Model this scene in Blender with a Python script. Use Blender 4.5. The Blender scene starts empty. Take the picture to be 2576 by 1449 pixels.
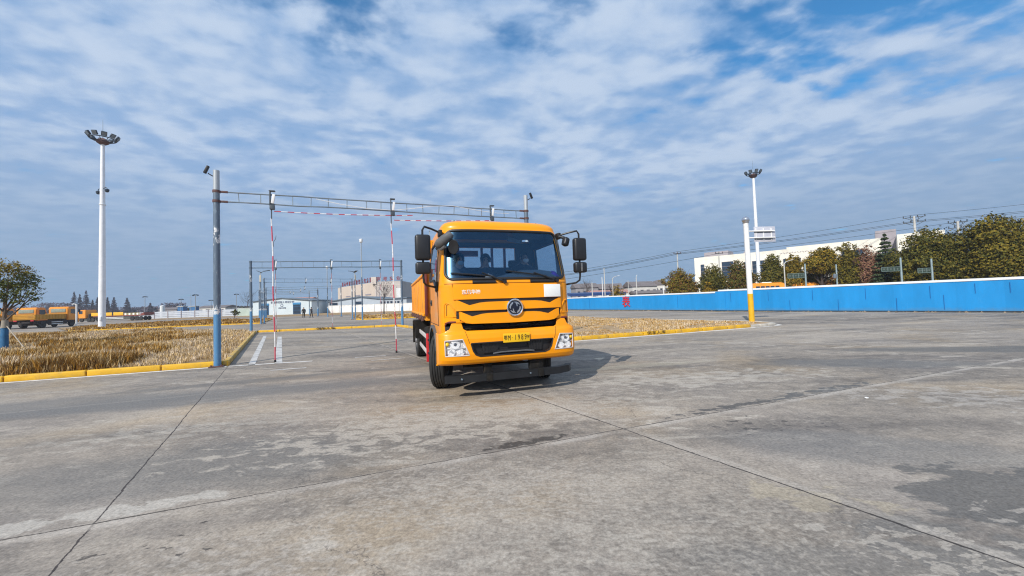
import bpy, bmesh, math, random
from mathutils import Vector, Matrix, Euler, noise as mnoise
R = math.radians
SC = bpy.context.scene
HAZE = 0.0005
COL = SC.collection
# ------------------------------------------------------------------ camera
CAM_H = 1.6
PITCH, ROLL = math.atan(33.5 / 953), R(1.92)
_U0 = Vector((0, -math.sin(PITCH), math.cos(PITCH)))
_F = Vector((0, math.cos(PITCH), math.sin(PITCH)))
_U = math.sin(ROLL) * Vector((1, 0, 0)) + math.cos(ROLL) * _U0
_R = math.cos(ROLL) * Vector((1, 0, 0)) - math.sin(ROLL) * _U0
cam = bpy.data.cameras.new("camera")
cam.sensor_width = 36.0
cam.lens = 953 / 2576 * 36.0
cam.clip_start, cam.clip_end = 0.05, 5000
cam_ob = bpy.data.objects.new("camera", cam)
COL.objects.link(cam_ob)
cam_ob.matrix_world = Matrix(((_R.x, _U.x, -_F.x, 0), (_R.y, _U.y, -_F.y, 0), (_R.z, _U.z, -_F.z, CAM_H), (0, 0, 0, 1)))
SC.camera = cam_ob
# ------------------------------------------------------------------ render / view
SC.render.engine = 'CYCLES'
SC.cycles.use_denoising = True
SC.cycles.denoiser = 'OPENIMAGEDENOISE'
SC.cycles.denoising_input_passes = 'RGB_ALBEDO_NORMAL'
SC.cycles.denoising_prefilter = 'NONE'
SC.cycles.filter_width = 1.15
SC.cycles.max_bounces = 8
SC.cycles.transparent_max_bounces = 16
SC.cycles.volume_bounces = 0
SC.view_settings.view_transform = 'Standard'
SC.view_settings.look = 'None'
SC.view_settings.exposure = 0.0
SC.view_settings.gamma = 1.0
# ------------------------------------------------------------------ sun + sky
SUN_AZ, SUN_EL = R(209), R(37)          # azimuth clockwise from +Y
TOSUN = Vector((math.sin(SUN_AZ) * math.cos(SUN_EL), math.cos(SUN_AZ) * math.cos(SUN_EL), math.sin(SUN_EL)))
sun = bpy.data.lights.new("sun", 'SUN')
sun.energy, sun.angle, sun.color = 5.0, R(0.5), (1.0, 0.945, 0.86)
sun_ob = bpy.data.objects.new("sun", sun)
COL.objects.link(sun_ob)
sun_ob.rotation_euler = (-TOSUN).to_track_quat('-Z', 'Y').to_euler()
sun_ob.location = TOSUN * 60


class NT:
    """tiny helper to write node graphs as expressions"""
    def __init__(s, tree):
        s.t = tree; s.n = tree.nodes; s.l = tree.links

    def put(s, sock, v):
        if hasattr(v, 'is_output') or isinstance(v, bpy.types.NodeSocket):
            s.l.new(v, sock)
        elif v is not None:
            if isinstance(v, (tuple, list)) and len(v) == 3 and sock.type == 'RGBA':
                v = (*v, 1.0)
            sock.default_value = v

    def node(s, ty, **kw):
        nd = s.n.new(ty)
        for k, v in kw.items():
            setattr(nd, k, v)
        return nd

    def m(s, op, a, b=None, c=None, clamp=False):
        nd = s.node('ShaderNodeMath', operation=op, use_clamp=clamp)
        for i, v in enumerate((a, b, c)):
            if v is not None: s.put(nd.inputs[i], v)
        return nd.outputs[0]

    def v(s, op, a, b=None, scale=None):
        nd = s.node('ShaderNodeVectorMath', operation=op)
        s.put(nd.inputs[0], a)
        if b is not None: s.put(nd.inputs[1], b)
        if scale is not None: s.put(nd.inputs['Scale'], scale)
        return nd.outputs['Value'] if op in ('DOT_PRODUCT', 'LENGTH', 'DISTANCE') else nd.outputs[0]

    def mix(s, f, a, b, blend='MIX'):
        nd = s.node('ShaderNodeMix', data_type='RGBA', blend_type=blend)
        s.put(nd.inputs[0], f); s.put(nd.inputs[6], a); s.put(nd.inputs[7], b)
        return nd.outputs[2]

    def rng(s, v, a, b, c=0.0, d=1.0, smooth=False):
        nd = s.node('ShaderNodeMapRange')
        if smooth: nd.interpolation_type = 'SMOOTHSTEP'
        for i, x in enumerate((v, a, b, c, d)): s.put(nd.inputs[i], x)
        return nd.outputs[0]

    def noise(s, vec, scale, detail=4, rough=.55, dist=0.0, dim='3D'):
        nd = s.node('ShaderNodeTexNoise', noise_dimensions=dim)
        if vec is not None: s.put(nd.inputs['Vector'], vec)
        s.put(nd.inputs['Scale'], scale); s.put(nd.inputs['Detail'], detail)
        s.put(nd.inputs['Roughness'], rough); s.put(nd.inputs['Distortion'], dist)
        return nd

    def mapping(s, vec, loc=(0, 0, 0), rot=(0, 0, 0), scale=(1, 1, 1)):
        nd = s.node('ShaderNodeMapping')
        s.put(nd.inputs[0], vec); s.put(nd.inputs[1], loc); s.put(nd.inputs[2], rot); s.put(nd.inputs[3], scale)
        return nd.outputs[0]

    def ramp(s, f, stops):
        nd = s.node('ShaderNodeValToRGB')
        e = nd.color_ramp.elements
        while len(e) < len(stops): e.new(0.5)
        for i, (p, c) in enumerate(stops):
            e[i].position = p; e[i].color = (*c, 1)
        s.put(nd.inputs[0], f)
        return nd.outputs[0]


world = bpy.data.worlds.new("World")
SC.world = world
world.use_nodes = True
w = NT(world.node_tree)
w.n.clear()
SKY_S = 0.1
sky = w.node('ShaderNodeTexSky', sky_type='NISHITA')
sky.sun_disc = False
sky.sun_elevation, sky.sun_rotation = SUN_EL, SUN_AZ
sky.air_density, sky.dust_density, sky.ozone_density = 1.0, 1.2, 2.0
tc = w.node('ShaderNodeTexCoord').outputs['Generated']
sep = w.node('ShaderNodeSeparateXYZ'); w.put(sep.inputs[0], tc)
zz = w.m('MAXIMUM', sep.outputs[2], 0.0)
den = w.m('ADD', zz, 0.085)
comb = w.node('ShaderNodeCombineXYZ')
w.put(comb.inputs[0], w.m('DIVIDE', sep.outputs[0], den)); w.put(comb.inputs[1], w.m('DIVIDE', sep.outputs[1], den))
P = comb.outputs[0]                                   # cloud-deck plane coordinates
rotP = w.mapping(P, rot=(0, 0, R(-14)), scale=(1.0, 1.12, 1))
warp = w.noise(rotP, 1.3, 3, .5)
wv = w.v('ADD', rotP, w.v('SCALE', w.v('SUBTRACT', warp.outputs['Color'], (.5, .5, .5)), scale=.28))
n1 = w.noise(wv, 2.1, 7, .50).outputs[0]              # large cloud cells
n2 = w.noise(w.v('ADD', wv, (7.1, 3.3, 0)), 5.6, 5, .5).outputs[0]   # ripples
n3 = w.noise(w.mapping(P, rot=(0, 0, R(-24)), scale=(1.9, 2.9, 1)), 3.4, 5, .5).outputs[0]
dens = w.m('ADD', w.m('MULTIPLY', n1, .48), w.m('ADD', w.m('MULTIPLY', n2, .27), w.m('MULTIPLY', n3, .25)))
# openings in the deck: (x, y, radius x, radius y, turn, strength) in deck coordinates
GAPS = [(-.46, 1.13, .13, .10, -25, 1.0), (-.95, 1.04, .20, .035, 8, .5), (-.64, 1.04, .14, .035, 5, .5), (-1.20, 1.11, .09, .04, 10, .55),
        (.22, 1.13, .07, .06, 30, .75), (0., 1.215, .16, .035, 28, .75), (.93, 1.22, .24, .04, 24, .8), (1.02, 1.10, .30, .055, 12, .95),
        (.93, 1.34, .24, .035, 10, .8), (1.12, 1.48, .26, .03, 14, .7), (1.2, 1.04, .25, .07, 0, .9), (1.62, 1.12, .2, .05, 10, .8),
        (-.92, 1.18, .12, .03, 0, .6), (1.05, 1.30, .42, .26, 15, .40), (1.75, 1.3, .4, .2, 10, .3), (.1, 1.2, .3, .12, 15, .2), (1.95, 1.55, .4, .04, 8, .4), (-.80, 1.42, .12, .03, 0, .35), (-.30, 1.62, .06, .02, -20, .4)]
gap = 0.0
for gx, gy, rx, ry, rot, st in GAPS:
    q = w.mapping(w.v('ADD', P, w.v('SCALE', w.v('SUBTRACT', warp.outputs['Color'], (.5, .5, .5)), scale=.22)),
                  loc=(0, 0, 0), rot=(0, 0, 0), scale=(1, 1, 1))
    q = w.v('SUBTRACT', q, (gx, gy, 0))
    mp = w.node('ShaderNodeMapping', vector_type='TEXTURE')
    w.put(mp.inputs[0], q); w.put(mp.inputs[2], (0, 0, R(rot))); w.put(mp.inputs[3], (rx, ry, 1))
    ln = w.v('LENGTH', w.v('MULTIPLY', mp.outputs[0], (1, 1, 0)))
    gap = w.m('ADD', gap, w.m('MULTIPLY', w.rng(ln, 0.0, 2.4, 1, 0, True), st))
open_ = w.m('ADD', w.m('MULTIPLY', gap, .235), w.rng(zz, .2, .62, -.10, -.015))
dens2 = w.m('ADD', w.m('MULTIPLY', w.m('SUBTRACT', dens, .5), 1.75), .5)
cover = w.rng(w.m('SUBTRACT', dens2, open_), .17, .45, 0, 1, True)
bright = w.rng(w.m('ADD', w.m('MULTIPLY', n1, .45), w.m('ADD', w.m('MULTIPLY', n2, .35), w.m('MULTIPLY', n3, .2))), .42, .59, 0, 1, True)
bright = w.m('MULTIPLY', bright, w.rng(zz, .05, .30, .25, 1))
K = 1 / SKY_S
ccol = w.mix(bright, tuple(K * c for c in (.27, .44, .715)), tuple(K * c for c in (.54, .66, .84)))
low = w.mix(w.rng(w.m('ADD', w.m('MULTIPLY', n3, .6), w.m('MULTIPLY', n2, .4)), .35, .65), tuple(K * c for c in (.225, .375, .57)), tuple(K * c for c in (.29, .425, .615)))
ccol = w.mix(w.rng(zz, .05, .34, 1, 0, True), ccol, low)
blue = w.mix(1.0, sky.outputs[0], (.24, 1.25, 1.75), 'MULTIPLY')
col = w.mix(cover, blue, ccol)
bg = w.node('ShaderNodeBackground'); w.put(bg.inputs[0], col); w.put(bg.inputs[1], SKY_S)
wo = w.node('ShaderNodeOutputWorld'); w.put(wo.inputs[0], bg.outputs[0])


# ------------------------------------------------------------------ materials
MATS = {}


def mat(name, col, rough=.6, metal=0.0, var=.12, scale=5.0, bump=0.0, coat=0.0, island=0.0, stretch=None, dirt=None, spec=.5, hue=None):
    """procedural surface: base colour varied by noise (and per loose piece when island > 0)"""
    if name in MATS: return MATS[name]
    m = bpy.data.materials.new(name); m.use_nodes = True
    t = NT(m.node_tree)
    b = t.n['Principled BSDF']
    co = t.node('ShaderNodeTexCoord').outputs['Object']
    if stretch: co = t.mapping(co, scale=stretch)
    f = t.rng(t.noise(co, scale, 5, .6).outputs[0], .3, .7, 1 - var, 1 + var)
    if island:
        f = t.m('MULTIPLY', f, t.rng(t.node('ShaderNodeNewGeometry').outputs['Random Per Island'], 0, 1, 1 - island, 1 + island))
    c = t.v('SCALE', tuple(col), scale=f)
    if hue:
        c = t.mix(t.rng(t.node('ShaderNodeNewGeometry').outputs['Random Per Island'], .3, 1), c, t.v('SCALE', tuple(hue), scale=f))
    if dirt:      # (colour, amount, scale)
        d = t.rng(t.noise(co, dirt[2], 6, .65, .4).outputs[0], .5, .68, 0, dirt[1])
        c = t.mix(d, c, tuple(dirt[0]))
    t.put(b.inputs['Base Color'], c)
    t.put(b.inputs['Roughness'], rough); t.put(b.inputs['Metallic'], metal)
    t.put(b.inputs['Coat Weight'], coat); t.put(b.inputs['Coat Roughness'], .08)
    t.put(b.inputs['Specular IOR Level'], spec)
    if bump:
        bn = t.node('ShaderNodeBump'); t.put(bn.inputs['Strength'], bump); t.put(bn.inputs['Distance'], .02)
        t.put(bn.inputs['Height'], t.noise(co, scale * 4, 4, .6).outputs[0]); t.put(b.inputs['Normal'], bn.outputs[0])
    MATS[name] = m
    return m


# ------------------------------------------------------------------ object helpers
def link(o, parent=None):
    COL.objects.link(o)
    if parent is not None: o.parent = parent
    return o


def tag(o, label, cat, group=None, kind=None):
    if label: o['label'] = label
    if cat: o['category'] = cat
    if group: o['group'] = group
    if kind: o['kind'] = kind
    return o


def thing(name, label, cat, loc=(0, 0, 0), rz=0.0, group=None):
    o = bpy.data.objects.new(name, None)
    o.empty_display_size = .3
    link(o); o.location = loc; o.rotation_euler = (0, 0, rz)
    return tag(o, label, cat, group)


def dup(root, loc, rz=0.0, label=None, scale=None):
    r = root.copy(); COL.objects.link(r); r.location = loc; r.rotation_euler = (0, 0, rz)
    if scale: r.scale = scale if isinstance(scale, tuple) else (scale,) * 3
    if label: r['label'] = label
    for ch in list(root.children):
        c = ch.copy(); COL.objects.link(c); c.parent = r
        for g_ in ch.children:
            d = g_.copy(); COL.objects.link(d); d.parent = c
    return r


class MB:
    def __init__(s): s.b = bmesh.new()

    def faces(s, vs, fs, mi=0):
        bv = [s.b.verts.new(v) for v in vs]
        for f in fs:
            try:
                q = s.b.faces.new([bv[i] for i in f]); q.material_index = mi
            except ValueError: pass
        return bv

    def box(s, c, d, rot=None, bev=0.0, mi=0):
        x, y, z = (k / 2 for k in d)
        M = Matrix.Translation(Vector(c)) @ (Euler(rot).to_matrix().to_4x4() if rot else Matrix())
        vs = [M @ Vector(p) for p in ((-x, -y, -z), (x, -y, -z), (x, y, -z), (-x, y, -z), (-x, -y, z), (x, -y, z), (x, y, z), (-x, y, z))]
        bv = s.faces(vs, [(0, 3, 2, 1), (4, 5, 6, 7), (0, 1, 5, 4), (1, 2, 6, 5), (2, 3, 7, 6), (3, 0, 4, 7)], mi)
        if bev:
            ed = set(e for v in bv for e in v.link_edges)
            bmesh.ops.bevel(s.b, geom=list(ed), offset=bev, segments=3, affect='EDGES', profile=.5)
        return s

    def tube(s, pts, r, n=8, mi=0, cap=True):
        pts = [Vector(p) for p in pts]
        rs = r if isinstance(r, (list, tuple)) else [r] * len(pts)
        rings = []; prev = None
        for i, p in enumerate(pts):
            d = (pts[min(i + 1, len(pts) - 1)] - pts[max(i - 1, 0)]).normalized()
            if prev is None:
                a = d.orthogonal().normalized()
            else:
                a = (prev - d * prev.dot(d))
                a = a.normalized() if a.length > 1e-6 else d.orthogonal().normalized()
            prev = a; bb = d.cross(a)
            rings.append([s.b.verts.new(p + (a * math.cos(t) + bb * math.sin(t)) * rs[i]) for t in [2 * math.pi * k / n for k in range(n)]])
        for i in range(len(rings) - 1):
            for k in range(n):
                q = s.b.faces.new((rings[i][k], rings[i][(k + 1) % n], rings[i + 1][(k + 1) % n], rings[i + 1][k])); q.material_index = mi
        if cap:
            for ring, fl in ((rings[0], True), (rings[-1], False)):
                q = s.b.faces.new(list(reversed(ring)) if fl else ring); q.material_index = mi
        return s

    def lathe(s, prof, c=(0, 0, 0), axis='Z', n=24, mi=0, closed=False):
        """prof: (radius, height) pairs"""
        rings = []
        for r, h in prof:
            ring = []
            for k in range(n):
                t = 2 * math.pi * k / n
                p = (r * math.cos(t), r * math.sin(t), h)
                if axis == 'X': p = (h, r * math.cos(t), r * math.sin(t))
                if axis == 'Y': p = (r * math.sin(t), h, r * math.cos(t))
                ring.append(s.b.verts.new(Vector(p) + Vector(c)))
            rings.append(ring)
        seq = list(range(len(rings) - 1))
        for i in seq:
            for k in range(n):
                q = s.b.faces.new((rings[i][k], rings[i][(k + 1) % n], rings[i + 1][(k + 1) % n], rings[i + 1][k])); q.material_index = mi
        if closed:
            for k in range(n):
                q = s.b.faces.new((rings[-1][k], rings[-1][(k + 1) % n], rings[0][(k + 1) % n], rings[0][k])); q.material_index = mi
        else:
            for ring in (rings[0], rings[-1]):
                if (ring[0].co - ring[n // 2].co).length > 1e-4:
                    try: s.b.faces.new(ring).material_index = mi
                    except ValueError: pass
        return s

    def ball(s, c, r, u=16, v=10, sc=(1, 1, 1), mi=0):
        M = Matrix.Translation(Vector(c)) @ Matrix.Diagonal((*sc, 1))
        res = bmesh.ops.create_uvsphere(s.b, u_segments=u, v_segments=v, radius=r, matrix=M)
        for vv in res['verts']:
            for f in vv.link_faces: f.material_index = mi
        return s

    def prism(s, poly, a, b, axis='Y', mi=0):
        """extrude a polygon given in the two other axes from a to b along axis"""
        def P3(p, h):
            return {'Y': (p[0], h, p[1]), 'X': (h, p[0], p[1]), 'Z': (p[0], p[1], h)}[axis]
        n = len(poly)
        v = s.faces([P3(p, a) for p in poly] + [P3(p, b) for p in poly],
                    [tuple(range(n)), tuple(range(2 * n - 1, n - 1, -1))] + [(i, (i + 1) % n, n + (i + 1) % n, n + i) for i in range(n)], mi)
        return s

    def strip(s, pa, pb, mi=0):
        """quads between two equally long point rows"""
        A = [s.b.verts.new(p) for p in pa]; B = [s.b.verts.new(p) for p in pb]
        for i in range(len(A) - 1):
            s.b.faces.new((A[i], A[i + 1], B[i + 1], B[i])).material_index = mi
        return s

    def build(s, name, m, parent=None, smooth=True, angle=35, fix=True, loc=None):
        me = bpy.data.meshes.new(name)
        if fix: bmesh.ops.recalc_face_normals(s.b, faces=s.b.faces)
        s.b.to_mesh(me); s.b.free()
        for x in (m if isinstance(m, (list, tuple)) else [m]): me.materials.append(x)
        if smooth:
            me.shade_smooth(); me.set_sharp_from_angle(angle=R(angle))
        o = bpy.data.objects.new(name, me)
        link(o, parent)
        if loc: o.location = loc
        return o


def raw(name, verts, faces, m, parent=None, smooth=False, mi=None):
    me = bpy.data.meshes.new(name)
    me.from_pydata(verts, [], faces)
    for x in (m if isinstance(m, (list, tuple)) else [m]): me.materials.append(x)
    if mi is not None: me.polygons.foreach_set('material_index', mi)
    if smooth: me.shade_smooth()
    o = bpy.data.objects.new(name, me)
    return link(o, parent)


def structure(o): o['kind'] = 'structure'; return o


def text_mesh(name, body, size, m, parent=None, M=Matrix(), depth=.004, bold=0.0, sx=1.0, align='CENTER'):
    cu = bpy.data.curves.new(name, 'FONT')
    cu.body = body; cu.size = size; cu.extrude = depth; cu.offset = bold; cu.align_x = align; cu.align_y = 'CENTER'
    ob = bpy.data.objects.new(name, cu); COL.objects.link(ob)
    dg = bpy.context.evaluated_depsgraph_get()
    me = bpy.data.meshes.new_from_object(ob.evaluated_get(dg))
    bpy.data.objects.remove(ob); bpy.data.curves.remove(cu)
    me.transform(M @ Matrix.Diagonal((sx, 1, 1, 1)))
    me.materials.clear(); me.materials.append(m)
    o = bpy.data.objects.new(name, me)
    return link(o, parent)


def upright(p, face, up=(0, 0, 1)):
    """matrix that stands text on a wall: p = centre, face = direction the text looks to"""
    z = Vector(face).normalized(); y = Vector(up); x = y.cross(z).normalized(); y = z.cross(x)
    return Matrix(((x.x, y.x, z.x, p[0]), (x.y, y.y, z.y, p[1]), (x.z, y.z, z.z, p[2]), (0, 0, 0, 1)))
# ================================================================== GROUND
DA, DB = Vector((-.528, .849, 0)), Vector((.945, .327, 0))


def ground_material():
    m = bpy.data.materials.new("worn concrete"); m.use_nodes = True
    t = NT(m.node_tree); b = t.n['Principled BSDF']
    pos = t.node('ShaderNodeNewGeometry').outputs['Position']
    sp = t.node('ShaderNodeSeparateXYZ'); t.put(sp.inputs[0], pos)
    X, Y = sp.outputs[0], sp.outputs[1]
    st = t.mapping(pos, rot=(0, 0, R(-20)), scale=(.35, 1.25, 1))        # traffic direction
    big = t.noise(st, .16, 4, .55, .3).outputs[0]
    mid = t.noise(t.v('ADD', st, (11, 4, 0)), .7, 6, .62, .5).outputs[0]
    fine = t.noise(pos, 5.5, 8, .68).outputs[0]
    grit = t.noise(pos, 34, 5, .75).outputs[0]
    v = t.m('ADD', t.m('MULTIPLY', big, .25), t.m('ADD', t.m('MULTIPLY', mid, .38), t.m('ADD', t.m('MULTIPLY', fine, .27), t.m('MULTIPLY', t.noise(t.v('ADD', pos, (2, 8, 0)), 16, 6,   .7).outputs[0], .10))))
    c = t.ramp(t.rng(v, .395, .605), [(0, (.135, .122, .111)), (.33, (.218, .196, .174)), (.62, (.296, .264, .231)), (1, (.385, .345, .300))])
    # tints: bluish and yellowish patches
    tint = t.noise(t.v('ADD', pos, (31, 7, 0)), .42, 3, .5).outputs[0]
    c = t.mix(t.rng(tint, .52, .70, 0, .5), c, t.v('MULTIPLY', c, (.93, .96, 1.04)))
    c = t.mix(t.rng(tint, .46, .30, 0, .8), c, t.v('MULTIPLY', c, (1.10, 1.0, .84)))
    # light mortar scuffs
    scf = t.noise(t.v('ADD', t.mapping(pos, rot=(0, 0, R(-12)), scale=(.6, 1.5, 1)), (3, 9, 0)), 2.1, 7, .7, .6).outputs[0]
    scm = t.noise(t.v('ADD', pos, (1.5, 2, 0)), .33, 2, .5).outputs[0]
    c = t.mix(t.m('MULTIPLY', t.rng(scf, .54, .64), t.rng(scm, .40, .60, .12, .95)), c, (.43, .395, .35))
    # dirty film with ragged edges
    drt = t.noise(t.v('ADD', t.mapping(pos, rot=(0, 0, R(-20)), scale=(.45, 1.1, 1)), (17, 5, 0)), .85, 8, .68, .3).outputs[0]
    c = t.mix(t.m('MULTIPLY', t.rng(drt, .53, .58), t.rng(big, .40, .62, .75, .15)), c, t.v('MULTIPLY', c, (.72, .73, .76)))
    # hairline cracks
    vc = t.node('ShaderNodeTexVoronoi', feature='DISTANCE_TO_EDGE'); t.put(vc.inputs['Vector'], t.v('ADD', pos, t.v('SCALE', t.noise(pos, 1.4, 6, .7).outputs['Color'], scale=.8))); t.put(vc.inputs['Scale'], .42)
    ck = t.m('MULTIPLY', t.m('LESS_THAN', vc.outputs['Distance'], .0028), t.rng(t.noise(t.v('ADD', pos, (5, 1, 0)), .5, 3, .5).outputs[0], .50, .56))
    c = t.mix(t.m('MULTIPLY', ck, .55), c, (.09, .082, .076))
    # sharp edged darker worn skin lower right + patches
    def blob(cx, cy, rx, ry, rot, amp=.6, sc=1.4, sharp=.08):
        mp = t.node('ShaderNodeMapping', vector_type='TEXTURE')
        t.put(mp.inputs[0], t.v('SUBTRACT', pos, (cx, cy, 0))); t.put(mp.inputs[2], (0, 0, R(rot))); t.put(mp.inputs[3], (rx, ry, 1))
        ln = t.v('LENGTH', t.v('MULTIPLY', mp.outputs[0], (1, 1, 0)))
        nz = t.m('MULTIPLY', t.m('SUBTRACT', t.noise(t.v('ADD', pos, (cx * 3, cy, 0)), sc, 8, .68).outputs[0], .5), amp * 3)
        return t.rng(t.m('ADD', ln, nz), 1 - sharp, 1 + sharp, 1, 0, True)
    for (cx, cy, rx, ry, rot, amp, sc, sh, colr, a) in PATCHES:
        c = t.mix(t.m('MULTIPLY', blob(cx, cy, rx, ry, rot, amp, sc, sh), a), c, colr)
    for (cx, cy, rx, ry, rot, sc, th, so, colr, a) in SPECKS:
        mp = t.node('ShaderNodeMapping', vector_type='TEXTURE')
        t.put(mp.inputs[0], t.v('SUBTRACT', pos, (cx, cy, 0))); t.put(mp.inputs[2], (0, 0, R(rot))); t.put(mp.inputs[3], (rx, ry, 1))
        ln = t.v('LENGTH', t.v('MULTIPLY', mp.outputs[0], (1, 1, 0)))
        nz = t.noise(t.mapping(t.v('ADD', pos, (cx * 7, cy * 3, 0)), rot=(0, 0, R(-20)), scale=(.75, 1.3, 1)), sc, 7, .62, .3).outputs[0]
        lim = t.m('ADD', th - .06, t.m('MULTIPLY', t.m('POWER', ln, 2.0), .11))
        k = t.rng(t.m('SUBTRACT', nz, lim), -so, so, 0, a, True)
        c = t.mix(t.m('MULTIPLY', k, t.rng(ln, 1.3, 1.7, 1, 0)), c, colr)
    # small dark spots
    vo = t.node('ShaderNodeTexVoronoi', feature='F1'); t.put(vo.inputs['Vector'], t.mapping(pos, rot=(0, 0, .3), scale=(.8, 1.5, 1))); t.put(vo.inputs['Scale'], 1.15)
    rad = t.rng(t.node('ShaderNodeSeparateColor').outputs[0], 0, 1) if False else None
    sc_ = t.node('ShaderNodeSeparateColor'); t.put(sc_.inputs[0], vo.outputs['Color'])
    on = t.rng(sc_.outputs[0], .80, .82)
    size = t.rng(sc_.outputs[1], 0, 1, .012, .05)
    dsp = t.m('ADD', vo.outputs['Distance'], t.m('MULTIPLY', t.m('SUBTRACT', fine, .5), .06))
    spot = t.m('MULTIPLY', on, t.m('LESS_THAN', dsp, size))
    c = t.mix(t.m('MULTIPLY', spot, .75), c, (.045, .043, .042))
    # slab joints
    jag = t.m('ADD', t.m('MULTIPLY', t.m('SUBTRACT', t.noise(pos, 5.0, 7, .75).outputs[0], .5), .055), t.m('MULTIPLY', t.m('SUBTRACT', t.noise(pos, .8, 3, .5).outputs[0], .5), .05))
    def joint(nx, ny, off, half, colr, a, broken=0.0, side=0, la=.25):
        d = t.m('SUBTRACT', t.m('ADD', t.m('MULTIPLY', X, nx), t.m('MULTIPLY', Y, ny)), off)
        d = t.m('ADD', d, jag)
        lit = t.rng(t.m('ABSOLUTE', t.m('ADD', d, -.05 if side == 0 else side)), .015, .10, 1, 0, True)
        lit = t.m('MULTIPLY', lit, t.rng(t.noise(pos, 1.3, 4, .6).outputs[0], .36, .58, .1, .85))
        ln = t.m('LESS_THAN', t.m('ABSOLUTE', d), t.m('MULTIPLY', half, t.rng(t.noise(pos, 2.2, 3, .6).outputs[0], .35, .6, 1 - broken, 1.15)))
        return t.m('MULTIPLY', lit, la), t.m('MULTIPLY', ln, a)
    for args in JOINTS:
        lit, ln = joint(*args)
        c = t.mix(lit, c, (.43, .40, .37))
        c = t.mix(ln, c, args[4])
    c = t.v('MULTIPLY', c, (1.035, 1.0, .945))
    c = t.v('SCALE', c, scale=t.rng(grit, .3, .7, .62, 1.38))
    t.put(b.inputs['Base Color'], c)
    t.put(b.inputs['Roughness'], t.rng(mid, .35, .65, .72, .92))
    t.put(b.inputs['Specular IOR Level'], .3)
    bn = t.node('ShaderNodeBump'); t.put(bn.inputs['Strength'], .35); t.put(bn.inputs['Distance'], .012)
    t.put(bn.inputs['Height'], t.m('ADD', fine, t.m('MULTIPLY', grit, .4))); t.put(b.inputs['Normal'], bn.outputs[0])
    return m


# (cx, cy, rx, ry, turn, edge noise, noise scale, softness, colour, amount)
PATCHES = [
    (1.9, 2.15, .9, .30, -12, .55, 2.2, .3, (.170, .165, .160), .6), (3.5, 3.9, 1.4, .45, -18, .5, 1.2, .35, (.185, .182, .180), .6),
    (7.6, 8.3, 2.2, .55, -12, .5, .8, .3, (.13, .135, .14), .6), (12.5, 9.5, 4.0, .55, -10, .4, .6, .25, (.10, .105, .11), .7),
    (-5.4, 7.3, 3.6, .55, 17, .45, .7, .4, (.150, .150, .152), .75), (-9.5, 6.4, 4.5, .8, 17, .4, .6, .4, (.155, .156, .158), .7),
    (-3.2, 4.0, 2.4, .7, 14, .5, .8, .5, (.165, .163, .16), .6), (-.6, 6.0, 1.5, .25, 8, .5, 1.3, .4, (.30, .22, .14), .45),
    (-5.0, 8.9, 3.2, .30, 19, .4, .8, .3, (.135, .132, .130), .7), (-2.6, 9.3, 3.0, .35, 16, .4, .9, .4, (.32, .26, .20), .35), (2.9, 8.9, 2.0, .2, 10, .5, 1.2, .3, (.40, .37, .30), .4),
]
# (cx, cy, rx, ry, turn, noise scale, threshold, softness, colour, amount): flaked or stained spots inside a region
SPECKS = [
    (3.95, 2.75, 1.05, .60, -38, 1.5, .47, .014, (.112, .112, .113), .8), (3.7, 2.5, .8, .4, -38, 6.0, .60, .02, (.30, .28, .26), .8),
    (2.75, 2.35, .85, .30, -18, 2.2, .50, .03, (.155, .151, .147), .7), (2.65, 2.32, .9, .32, -18, 7.5, .56, .015, (.34, .315, .285), .8),
    (.9, 2.7, 1.6, .8, 5, 20.0, .55, .09, (.43, .40, .36), .35), (.5, 2.5, 1.2, .5, 5, 6.0, .59, .04, (.42, .39, .35), .45), (-.4, 3.3, 1.6, .6, 10, 14.0, .55, .07, (.40, .37, .335), .5), (-1.8, 2.4, 1.1, .4, 0, 12.0, .57, .05, (.41, .38, .35), .45),
    (.15, 4.36, .50, .07, 20, 7.0, .44, .03, (.060, .055, .052), .9), (3.0, 5.42, 1.0, .10, 20.5, 6.0, .50, .03, (.080, .080, .082), .85), (4.9, 6.15, 1.2, .12, 20.5, 5.0, .48, .03, (.090, .095, .10), .8),
    (2.3, 3.0, .55, .22, -20, 3.5, .52, .03, (.40, .35, .26), .42), (3.0, 4.6, 1.0, .5, 0, 8.0, .63, .02, (.07, .066, .066), .8), (-1.2, 4.9, 2.4, .8, 14, 5.0, .53, .06, (.43, .395, .35), .7),
    (-.2, 5.7, 2.4, .7, 10, 6.5, .52, .07, (.40, .37, .33), .6), (3.6, 7.4, 3.0, .8, 6, 4.5, .54, .05, (.42, .39, .35), .65), (-3.35, 3.12, .9, .12, 18, 3.0, .48, .05, (.44, .42, .39), .7),
    (-2.4, 2.7, .8, .4, 0, 7.5, .66, .015, (.06, .056, .056), .8), (6.5, 5.6, 2.2, .7, -10, 4.0, .55, .04, (.40, .375, .35), .55), (-4.5, 5.2, 2.2, .5, 15, 5.0, .56, .05, (.36, .34, .31), .5),
]
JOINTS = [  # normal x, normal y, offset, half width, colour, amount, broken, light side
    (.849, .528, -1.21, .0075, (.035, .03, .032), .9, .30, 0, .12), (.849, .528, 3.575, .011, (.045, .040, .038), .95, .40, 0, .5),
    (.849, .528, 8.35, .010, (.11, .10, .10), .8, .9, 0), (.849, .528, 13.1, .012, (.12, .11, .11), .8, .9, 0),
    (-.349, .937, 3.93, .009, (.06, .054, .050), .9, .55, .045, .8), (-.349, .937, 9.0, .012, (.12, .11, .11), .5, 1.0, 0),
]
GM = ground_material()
gv, gf = [], []
xs = [-1200, -300, -80, -20, 0, 20, 80, 300, 1200]; ys = [-300, -60, -10, 0, 10, 40, 120, 400, 1500]
for y in ys:
    for x in xs: gv.append((x, y, 0))
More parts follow.
